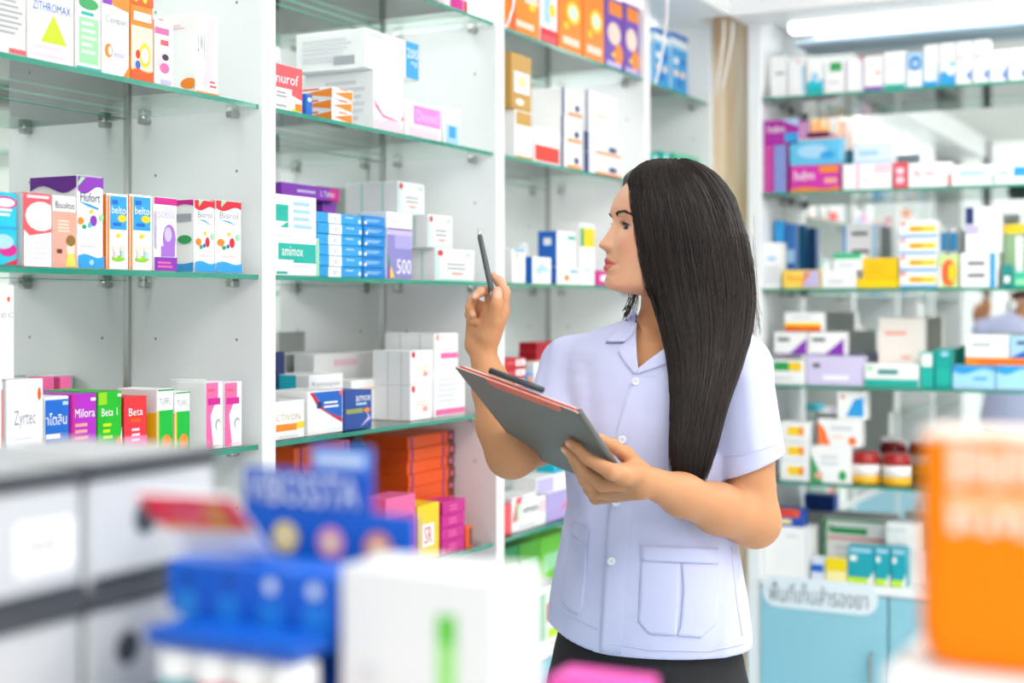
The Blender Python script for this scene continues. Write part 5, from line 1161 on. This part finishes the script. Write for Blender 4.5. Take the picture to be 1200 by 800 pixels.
def hair_mat(base, streak):
    m, n, b = nt('dark_hair')
    tc = n.nodes.new('ShaderNodeTexCoord'); mp = n.nodes.new('ShaderNodeMapping'); mp.inputs['Scale'].default_value = (420, 420, 5)
    no = n.nodes.new('ShaderNodeTexNoise'); no.inputs['Scale'].default_value = 1; no.inputs['Detail'].default_value = 3
    n.links.new(tc.outputs['Object'], mp.inputs[0]); n.links.new(mp.outputs[0], no.inputs['Vector'])
    r = n.nodes.new('ShaderNodeValToRGB'); r.color_ramp.elements[0].color = (*lin(base), 1); r.color_ramp.elements[1].color = (*lin(streak), 1)
    r.color_ramp.elements[0].position = .4; r.color_ramp.elements[1].position = .68
    ge = n.nodes.new('ShaderNodeNewGeometry'); ad = n.nodes.new('ShaderNodeMath'); ad.operation = 'MULTIPLY_ADD'; ad.inputs[1].default_value = .32; 
    n.links.new(ge.outputs['Random Per Island'], ad.inputs[0]); n.links.new(no.outputs['Fac'], ad.inputs[2])
    n.links.new(ad.outputs[0], r.inputs[0]); n.links.new(r.outputs[0], b.inputs['Base Color'])
    b.inputs['Roughness'].default_value = .38; b.inputs['Specular IOR Level'].default_value = .35
    bp = n.nodes.new('ShaderNodeBump'); bp.inputs['Strength'].default_value = .6; bp.inputs['Distance'].default_value = .0015
    n.links.new(no.outputs['Fac'], bp.inputs['Height']); n.links.new(bp.outputs[0], b.inputs['Normal'])
    return m
HAIR = hair_mat('#070505', '#2f2420')
hair = fast_obj('hair', hp, hfc, [HAIR], person)
hb = BVHTree.FromPolygons([tuple(x) for x in hp.astype(float)], [tuple(x) for x in hfc.tolist()])
O_ = Vector((0, 0, CAMH))
def ray(bvh, u, v):
    d = Vector(((u - 600) / FPX, 1, (HOR - v) / FPX)).normalized(); return bvh.ray_cast(O_, d)
LH = [(187.5, 774), (190, 760), (195, 750), (201, 743), (208, 739), (214, 738), (226, 739.5), (240, 741), (270, 746), (310, 753), (345, 761), (380, 772), (410, 781), (440, 786), (480, 787), (530, 784), (565, 784), (590, 790)]
RH = [(187.5, 804), (190, 812), (195, 824), (205, 839), (220, 852), (240, 864), (275, 875.5), (330, 884), (360, 884.5), (390, 880), (430, 868), (470, 853), (520, 839), (560, 829), (590, 820)]
lh, rh = np.array(LH, float), np.array(RH, float)
m = MB(); q = random.Random(11)
NS = 1500
sv_, sf_ = [], []
for i in range(NS):
    s0 = (i + q.random()) / NS; ve = 562 + 22 * math.sin(math.pi * s0) + q.uniform(-34, 8); drift = q.gauss(0, .02); v = 187.6 + q.random() * 4
    if q.random() < .25: v += q.random() * 120
    if s0 < .12: ve -= q.random() * 60
    amp = q.uniform(.0, 1.6); ph = q.random() * 6; lift0 = q.uniform(-.0003, .0038); pts = []
    while v < ve:
        t = (v - 187) / 390; s = min(.998, max(.002, s0 + drift * t)); u = np.interp(v, lh[:, 0], lh[:, 1]) * (1 - s) + np.interp(v, rh[:, 0], rh[:, 1]) * s + amp * math.sin(ph + v / 45)
        h_ = ray(hb, u, v)
        if h_[0] is not None: pts.append(h_[0] + h_[1] * lift0)
        elif pts: pts.append(Vector(pt(u, v, pts[-1].y)))
        v += 5 if v < 215 else 15
    if len(pts) > 3:
        r = q.uniform(.00045, .0008); n_ = len(pts)
        m.tube([p - Vector(PO.tolist()) for p in pts], [r * (1 if k < n_ - 3 else (n_ - k) / 4) for k in range(n_)], HAIR, 3, cap=False)
bb = BVHTree.FromPolygons([tuple(x) for x in P_.astype(float)], [tuple(x) for x in F_.tolist()])
for i in range(64):                        # loose fine hairs along the hairline, lying on the temple and cheek
    v = q.uniform(208, 300); o0 = q.uniform(-1.5, 3); o1 = o0 - q.choice((1, 1.5, 2, 3, 6)) * q.random(); ln = q.uniform(30, 80); v0 = v; pts = []
    while v < min(v0 + ln, 352):
        u = np.interp(v, lh[:, 0], lh[:, 1]) + o0 + (o1 - o0) * (v - v0) / ln + .8 * math.sin(v / 9 + i)
        h1, h2 = ray(hb, u, v), ray(bb, u, v); hs_ = [h for h in (h1, h2) if h[0] is not None]
        if hs_:
            h_ = min(hs_, key=lambda h: h[3]); pts.append(h_[0] + h_[1] * .0009)
        v += 6
    if len(pts) > 3: m.tube([p - Vector(PO.tolist()) for p in pts], [.0004] * (len(pts) - 2) + [.0003, .0001], HAIR, 3, cap=False)
# stray hairs at the outline, over the cheek and beyond the far side of the neck
for i in range(60):
    side = (0, 1, 1, 2, 2)[i % 5]
    if side == 0: continue
    elif side == 1: u0, v0, u1, v1, d0 = q.uniform(866, 884), q.uniform(250, 330), q.uniform(878, 893), q.uniform(370, 400), 2.27
    else: u0, v0, u1, v1, d0 = q.uniform(735, 748), q.uniform(338, 346), q.uniform(728, 742), q.uniform(362, 378), 2.375
    pts = []
    for k in range(9):
        t = k / 8; u = u0 + (u1 - u0) * t + 2 * math.sin(3 * t); v = v0 + (v1 - v0) * t
        if d0: pts.append(Vector(pt(u, v, d0)))
        else:
            Zc = CAMH + (HOR - v) * PXM
            pts.append(Vector(pt(u, v, 2.2225 + .004 * t)))
    m.tube([p - Vector(PO.tolist()) for p in pts], .00022 if side != 2 else .0007, HAIR, 3, cap=False)
st = m.build('strands', hair, smooth=True)

# ------------------------------------------------ tunic
G2 = Field((-.02, 2.05, .86), (.50, 2.56, 1.46), .0028)
G2.union(torso_field(0), pt(600, 790, 2.33) + V3(0, -.2, -.03), pt(600, 372, 2.33) + V3(.42, .2, 0), 0)
G2.chain([pt(738, 412, 2.355), SR + V3(.01, 0, .0)], [.052, .050], .03); G2.chain([pt(796, 411, 2.305), SL], [.052, .053], .03)
slE, srE = pt(883, 566, 2.262), pt(649, 522, 2.32)
def sleeve(a, b, ra, rb, c, n_, rad):
    n_ = n_ / np.linalg.norm(n_); ab = b - a; L2 = float(ab @ ab)
    def fn(X, Y, Z):
        dx, dy, dz = X - a[0], Y - a[1], Z - a[2]; t = np.clip((dx * ab[0] + dy * ab[1] + dz * ab[2]) / L2, 0, 1)
        d = np.sqrt((dx - t * ab[0]) ** 2 + (dy - t * ab[1]) ** 2 + (dz - t * ab[2]) ** 2) - (ra + (rb - ra) * t)
        ax = (X - c[0]) * n_[0] + (Y - c[1]) * n_[1] + (Z - c[2]) * n_[2]
        rr = d + (ra + (rb - ra) * t)
        return np.maximum(np.maximum(d, ax), -np.maximum(rr - rad, -(ax + .035)))
    G2.union(fn, np.minimum(a, b) - .07, np.maximum(a, b) + .07, .014)
sleeve(SL, slE, .054, .0565, pt(883, 545, 2.262), (slE - SL) + V3(.05, 0, 0), .0465)
sleeve(SR, srE, .051, .060, srE - (srE - SR) * .12, srE - SR, .052)
def folds(X, Y, Z):                       # soft creases pulled from the armpits and at the waist
    v = HOR - (Z - CAMH) / TM; u = 600 + X * FPX / np.maximum(Y, .5); w = 0
    for (ua, va, ub, vb_, a, s_) in ((846, 420, 838, 520, .0060, 5), (832, 440, 800, 560, -.004, 8), (690, 430, 700, 560, .003, 8), (676, 450, 690, 640, -.003, 9), (858, 650, 850, 745, -.003, 8), (668, 640, 655, 730, .003, 7), (720, 560, 690, 700, .0022, 10), (876, 440, 884, 520, -.0025, 8), (735, 450, 760, 600, -.0022, 11), (640, 410, 636, 450, .003, 6), (800, 590, 850, 640, .003, 8)):
        ex, ey = ub - ua, vb_ - va; L = ex * ex + ey * ey; t = np.clip(((u - ua) * ex + (v - va) * ey) / L, 0, 1)
        w = w + a * np.exp(-((u - ua - t * ex) ** 2 + (v - va - t * ey) ** 2) / (s_ * s_)) 
    return w
sl_, X, Y, Z = G2.blk(G2.lo, G2.lo + G2.h * G2.n); G2.f[sl_] += folds(X, Y, Z) * (Y < 2.4)
# cut: hem, sleeve ends (hollow), neck opening
cx = (758 - 600) * TM; l_ = (X - cx) * tl[0] + (Y - TD) * tl[1]
hemz = .905 + .030 * np.clip((-l_ - .02) / .14, 0, 1) ** 1.5
G2.f = np.maximum(G2.f, hemz - Z)
neck = np.sqrt(((X - pt(786, 372, 2.325)[0]) / .058) ** 2 + ((Y - 2.325) / .060) ** 2); G2.f = np.where(Z > CAMH + (HOR - 400) * TM, np.maximum(G2.f, (1 - neck) * .055), G2.f)
tp, tfc = G2.mesh(); tp = relax(tp, tfc, 3, .45)
# V opening
pu = 600 + FPX * tp[:, 0] / tp[:, 1]; pv = HOR - FPX * (tp[:, 2] - CAMH) / tp[:, 1]
fc = tfc; cu_, cv_, cy_ = pu[fc].mean(1), pv[fc].mean(1), tp[:, 1][fc].mean(1)
def inpoly(x, y, poly):
    r = np.zeros(len(x), bool); n = len(poly)
    for i in range(n):
        (x1, y1), (x2, y2) = poly[i], poly[(i + 1) % n]
        if y1 == y2: continue
        c = ((y1 > y) != (y2 > y)) & (x < (x2 - x1) * (y - y1) / (y2 - y1) + x1); r ^= c
    return r
kill = inpoly(cu_, cv_, [(739, 345), (741, 380), (742, 425), (747, 436), (797, 408), (803, 345)]) & (cy_ < 2.335)
tfull = tfc; tfc = tfc[~kill]
def cloth_mat():
    m, n, b = nt('lilac_cotton')
    tc = n.nodes.new('ShaderNodeTexCoord'); no = n.nodes.new('ShaderNodeTexNoise'); no.inputs['Scale'].default_value = 14; no.inputs['Detail'].default_value = 5
    n.links.new(tc.outputs['Object'], no.inputs['Vector'])
    r = n.nodes.new('ShaderNodeValToRGB'); r.color_ramp.elements[0].color = (*lin('#c9cdf2'), 1); r.color_ramp.elements[1].color = (*lin('#d3d6f6'), 1)
    n.links.new(no.outputs['Fac'], r.inputs[0]); n.links.new(r.outputs[0], b.inputs['Base Color'])
    b.inputs['Roughness'].default_value = .8; b.inputs['Sheen Weight'].default_value = .15; b.inputs['Specular IOR Level'].default_value = .2
    wv = n.nodes.new('ShaderNodeTexNoise'); wv.inputs['Scale'].default_value = 700; n.links.new(tc.outputs['Object'], wv.inputs['Vector'])
    ad = n.nodes.new('ShaderNodeMath'); ad.operation = 'MULTIPLY_ADD'; ad.inputs[1].default_value = 6; n.links.new(no.outputs['Fac'], ad.inputs[0]); n.links.new(wv.outputs['Fac'], ad.inputs[2])
    bp = n.nodes.new('ShaderNodeBump'); bp.inputs['Strength'].default_value = .25; bp.inputs['Distance'].default_value = .0012
    n.links.new(ad.outputs[0], bp.inputs['Height']); n.links.new(bp.outputs[0], b.inputs['Normal'])
    return m
CLOTH = cloth_mat()
tunic = fast_obj('tunic', tp, tfc, [CLOTH], person)
tb = BVHTree.FromPolygons([tuple(x) for x in tp.astype(float)], [tuple(x) for x in tfull.tolist()])
POV = Vector(PO.tolist()); last = [2.25]
def on(u, v, lift):
    h_ = ray(tb, u, v)
    if h_[0] is None: return Vector(pt(u, v, last[0])) - POV
    last[0] = h_[0].y
    d = Vector(((u - 600) / FPX, 1, (HOR - v) / FPX)).normalized()
    return h_[0] - d * lift - POV
def along(poly, n):
    P2 = np.array(poly, float); L = np.r_[0, np.cumsum(np.hypot(*np.diff(P2, axis=0).T))]; t = np.linspace(0, L[-1], n)
    return np.stack([np.interp(t, L, P2[:, 0]), np.interp(t, L, P2[:, 1])], 1)
def patch(name, left, right, lift, nu=10, nv=24, lift_r=None, par=None, m_=None, lift_t=None, bound=None):
    A, Bq = along(left, nv), along(right, nv); vs, fs = [], []
    lr = lift if lift_r is None else lift_r
    for j in range(nv):
        for i in range(nu):
            s = i / (nu - 1); p = A[j] * (1 - s) + Bq[j] * s; l = lift + (lr - lift) * s
            vs.append(on(p[0], p[1], l))
    for j in range(nv - 1):
        for i in range(nu - 1): fs.append((j * nu + i, (j + 1) * nu + i, (j + 1) * nu + i + 1, j * nu + i + 1))
    rim = [i for i in range(nu)] + [j * nu + nu - 1 for j in range(1, nv)] + [(nv - 1) * nu + i for i in range(nu - 2, -1, -1)] + [j * nu for j in range(nv - 2, 0, -1)]
    b = len(vs)
    for r_ in rim:
        p = vs[r_]; d = (p + POV - O_).normalized(); vs.append(p + d * .0045)
    n = len(rim)
    for k in range(n): fs.append((rim[k], rim[(k + 1) % n], b + (k + 1) % n, b + k))
    return obj(name, vs, fs, m_ or CLOTH, par or tunic, smooth=True)
def seam(pts, r=.0009, lift=.0012):
    m = MB(); P2 = along(pts, max(6, int(len(pts) * 6))); m.tube([on(u, v, lift) for u, v in P2], r, CLOTH, 6); return m.build('seam', tunic, smooth=True)
edge = [(742, 438), (730, 475), (721, 509), (716, 560), (713, 596), (709, 650), (706, 700), (702.5, 764)]
patch('placket', edge, [(x + 38, y + 4) for x, y in edge], .0035, 8, 40, -.0015)
# pockets, each in two halves with an open pleat between them
patch('pocket_band', [(751, 639), (751, 657)], [(842, 642), (842, 661)], .0032, 14, 6)
patch('pocket', [(751, 656), (749, 700), (747.5, 728), (761, 743)], [(797, 660), (796, 700), (793.5, 735), (792, 745)], .0020, 12, 20)
patch('pocket', [(798.5, 660), (800.5, 690), (797, 735), (793, 745)], [(842, 661), (842, 700), (840, 731), (821, 747.5)], .0022, 12, 20)
patch('pocket_band', [(672, 612), (669, 627)], [(690, 621), (688, 638)], .0038, 6, 5)
patch('pocket', [(669, 627), (662, 670), (656, 702), (668, 716)], [(688, 637), (687, 680), (684, 712), (678, 720)], .0028, 8, 18)
# lapels and collar
lap = patch('lapel', [(732, 400), (724, 411), (728, 420), (744, 438)], [(746, 376), (745.5, 395), (746.5, 418), (748, 432)], .005, 8, 14, .0075)
patch('lapel', [(748, 431), (762, 420), (776, 410), (792, 398)], [(744, 439), (762, 433), (780, 427), (800, 418)], .0075, 6, 14, .004)
patch('collar', [(745, 359), (735, 371), (722, 387), (709, 401)], [(748, 374), (746, 384), (741, 393), (732, 400)], .009, 7, 14, .009)
BTN = mat('#e9ebf5', .25, coat=.6)
for (u, v) in ((745, 447), (729, 515), (722, 588.5), (716, 657.5)):
    c = on(u, v, .0045); d = (O_ - (c + POV)).normalized(); bm_ = MB(); a = d.orthogonal().normalized(); b = d.cross(a)
    prof = [(0.0001, .0022), (.0035, .0022), (.0052, .0030), (.0066, .0024), (.0068, .0)]; vs = []; fs = []
    for (r_, z) in prof: vs += [c + d * z + (a * math.cos(k * math.pi / 8) + b * math.sin(k * math.pi / 8)) * r_ for k in range(16)]
    for i in range(4):
        for k in range(16): fs.append((i * 16 + k, (i + 1) * 16 + k, (i + 1) * 16 + (k + 1) % 16, i * 16 + (k + 1) % 16))
    bm_.add(vs, fs, BTN)
    for k in range(4):
        ang = k * math.pi / 2 + .6; cc2 = c + d * .0026 + (a * math.cos(ang) + b * math.sin(ang)) * .0017; disc(bm_, cc2, d, .0006, GREY, 6)
    bm_.build('button', tunic, smooth=True)
seam([(849, 535), (870, 533), (890, 527), (908, 521)]); seam([(706, 752), (760, 761), (830, 763), (872, 754)]); seam([(646, 704), (670, 722), (700, 737)])
seam([(860, 405), (854, 425), (851, 450)], .001, .0008); seam([(857, 640), (863, 700), (870, 745)])

# ------------------------------------------------ trousers and shoes
G3 = Field((.02, 2.10, .06), (.46, 2.56, 1.0), .006)
def hip(X, Y, Z):
    a = np.interp(Z, [.72, .80, .88, .98], [.150, .160, .160, .135]).astype(np.float32); b = a * .74
    dx, dy = X - .222, Y - 2.335; l = dx * tl[0] + dy * tl[1]; f = dx * tf[0] + dy * tf[1]
    k0 = np.sqrt((l / a) ** 2 + (f / b) ** 2) + 1e-6; return np.maximum(np.maximum((k0 - 1) * b, Z - .97), .74 - Z)
G3.union(hip, (.0, 2.1, .7), (.46, 2.56, 1.0), 0)
for s_ in (1, -1):
    c = V3(.222, 2.335, 0) + V3(tl[0], tl[1], 0) * .085 * s_
    G3.chain([c + V3(0, 0, .80), c + V3(0, -.01, .47), c + V3(0, .01, .09)], [.085, .062, .05], .03)
gp, gf = G3.mesh(); gp = relax(gp, gf, 2, .5)
BLK = mat('#1b1b1f', .75, grain=.15, scale=300, bump=.2, name='black_twill')
fast_obj('trousers', gp, gf, [BLK], person)
for s_ in (1, -1):
    c = V3(.222, 2.335, 0) + V3(tl[0], tl[1], 0) * .085 * s_
    G4 = Field(c + V3(-.2, -.25, -.0), c + V3(.2, .15, .12), .005)
    fwd = V3(tf[0], tf[1], 0)
    G4.chain([c - fwd * .04 + V3(0, 0, .042), c + fwd * .06 + V3(0, 0, .042), c + fwd * .13 + V3(0, 0, .034)], [.036, .04, .03], .02)
    G4.cone(c - fwd * .01 + V3(0, 0, .05), c - fwd * .01 + V3(0, 0, .095), .036, .034, .02)
    sl4, X4, Y4, Z4 = G4.blk(G4.lo, G4.lo + G4.h * G4.n); G4.f = np.maximum(G4.f, .006 - Z4)
    a, b = G4.mesh(); fast_obj('shoe', a, b, [mat('#242326', .35)], person)

# ================================================================ what she holds
def loc2w(p): return RT * float(p[0]) + FW * float(p[1]) + UP * float(p[2])
cb = empty('clipboard', loc2w(CB[2]))
cbo = -loc2w(CB[2])
CW = [loc2w(c) for c in CB]; nW = (RT * float(cbn[0]) + FW * float(cbn[1]) + UP * float(cbn[2]))
exW = (CW[1] - CW[0]).normalized(); eyW = (CW[0] - CW[3]).normalized(); wB, lB = (CW[1] - CW[0]).length, (CW[0] - CW[3]).length
def bp3(x, y, l): return CW[3] + exW * x + eyW * y + nW * l + cbo       # x along the short side, y towards the clip end
def plate(name, x0, y0, x1, y1, l0, l1, m_, r=0.0, par=cb, m2=None):
    pts = []
    rr = r if isinstance(r, (list, tuple)) else [r] * 4
    for (cx, cy, a0), q_ in zip(((x1, y1, 0), (x0, y1, 90), (x0, y0, 180), (x1, y0, 270)), rr):
        if q_ <= 0: pts.append((cx, cy)); continue
        ox = cx - q_ if a0 in (0, 270) else cx + q_; oy = cy - q_ if a0 in (0, 90) else cy + q_
        for k in range(7):
            a = math.radians(a0 + 15 * k); pts.append((ox + q_ * math.cos(a), oy + q_ * math.sin(a)))
    n = len(pts); m = MB(); fl = nW.dot(exW.cross(eyW)) > 0
    top = tuple(range(n)); bot = tuple(range(2 * n - 1, n - 1, -1)); sd = [(i, n + i, n + (i + 1) % n, (i + 1) % n) for i in range(n)]
    if not fl: top, bot, sd = top[::-1], bot[::-1], [s[::-1] for s in sd]
    vs = [bp3(x, y, l1) for x, y in pts] + [bp3(x, y, l0) for x, y in pts]
    m.add(vs, [top, bot], m_); m.add(vs, sd, m2 or m_)
    return m.build(name, par)
GRB = mat('#6d6d68', .5, grain=.05, scale=80, bump=.1, name='grey_board'); REDB = mat('#b5201f', .4); ORC = mat('#d9593a', .35); PAP = mat('#f6f3f0', .6)
plate('board', 0, 0, wB, lB, -.0018, .0, GRB, [.006, .006, .022, .016], m2=mat('#e9b8a6', .5))
plate('inner_cover', .004, .004, wB - .002, lB - .002, -.0052, -.0020, REDB, .006)
plate('paper', .010, .010, wB - .008, lB - .004, -.0075, -.0055, PAP, .002)
m = MB(); m.tube([bp3(wB + .001, .012, -.003), bp3(wB + .001, lB - .004, -.003)], .0048, GRB, 10); m.build('spine', cb, True)
cl = plate('clip', wB * .27, lB - .020, wB * .86, lB + .0006, .0004, .0016, ORC, [.0, .0, .012, .012])
for fx in (.40, .74):
    m = MB(); c = bp3(wB * fx, lB - .009, .0018); d = nW; disc(m, c, d, .0028, mat('#7a5a34', .3, metal=.8), 12); m.build('rivet', cl)
m = MB(); m.tube([bp3(wB * .27, lB + .001, -.0125), bp3(wB * .70, lB + .001, -.0125)], .0046, mat('#3b4047', .35), 10); m.build('clip_bar', cl, True)
tag(cb, 'grey-backed clipboard with red inside and orange clip in her left hand', 'clipboard')

a, b = pt(560.6, 268, 2.232), pt(577.8, 349, 2.2165); ax = (b - a) / np.linalg.norm(b - a)
pen = empty('pen', loc2w(b)); po = -loc2w(b)
def pv_(t): return loc2w(a + (b - a) * t) + po
PENM = mat('#4b5054', .4); m = MB(); m.tube([pv_(.09), pv_(.12), pv_(.9), pv_(.93)], [.0032, .0044, .0046, .004], PENM, 14); m.build('barrel', pen, True)
m = MB(); m.tube([pv_(0), pv_(.045), pv_(.09)], [.0005, .0022, .0032], mat('#d9dcdd', .2, metal=.8), 12); m.build('tip', pen, True)
m = MB(); m.tube([pv_(.93), pv_(.97), pv_(1.0)], [.0034, .003, .0026], STEEL, 12); m.build('push_button', pen, True)
m = MB(); off_ = -FW * .006; m.tube([pv_(.90) + off_, pv_(.99) + off_ - RT * .004], .0016, STEEL, 8); m.build('pocket_clip', pen, True)
tag(pen, 'dark grey pen with silver tip in her raised right hand', 'pen')
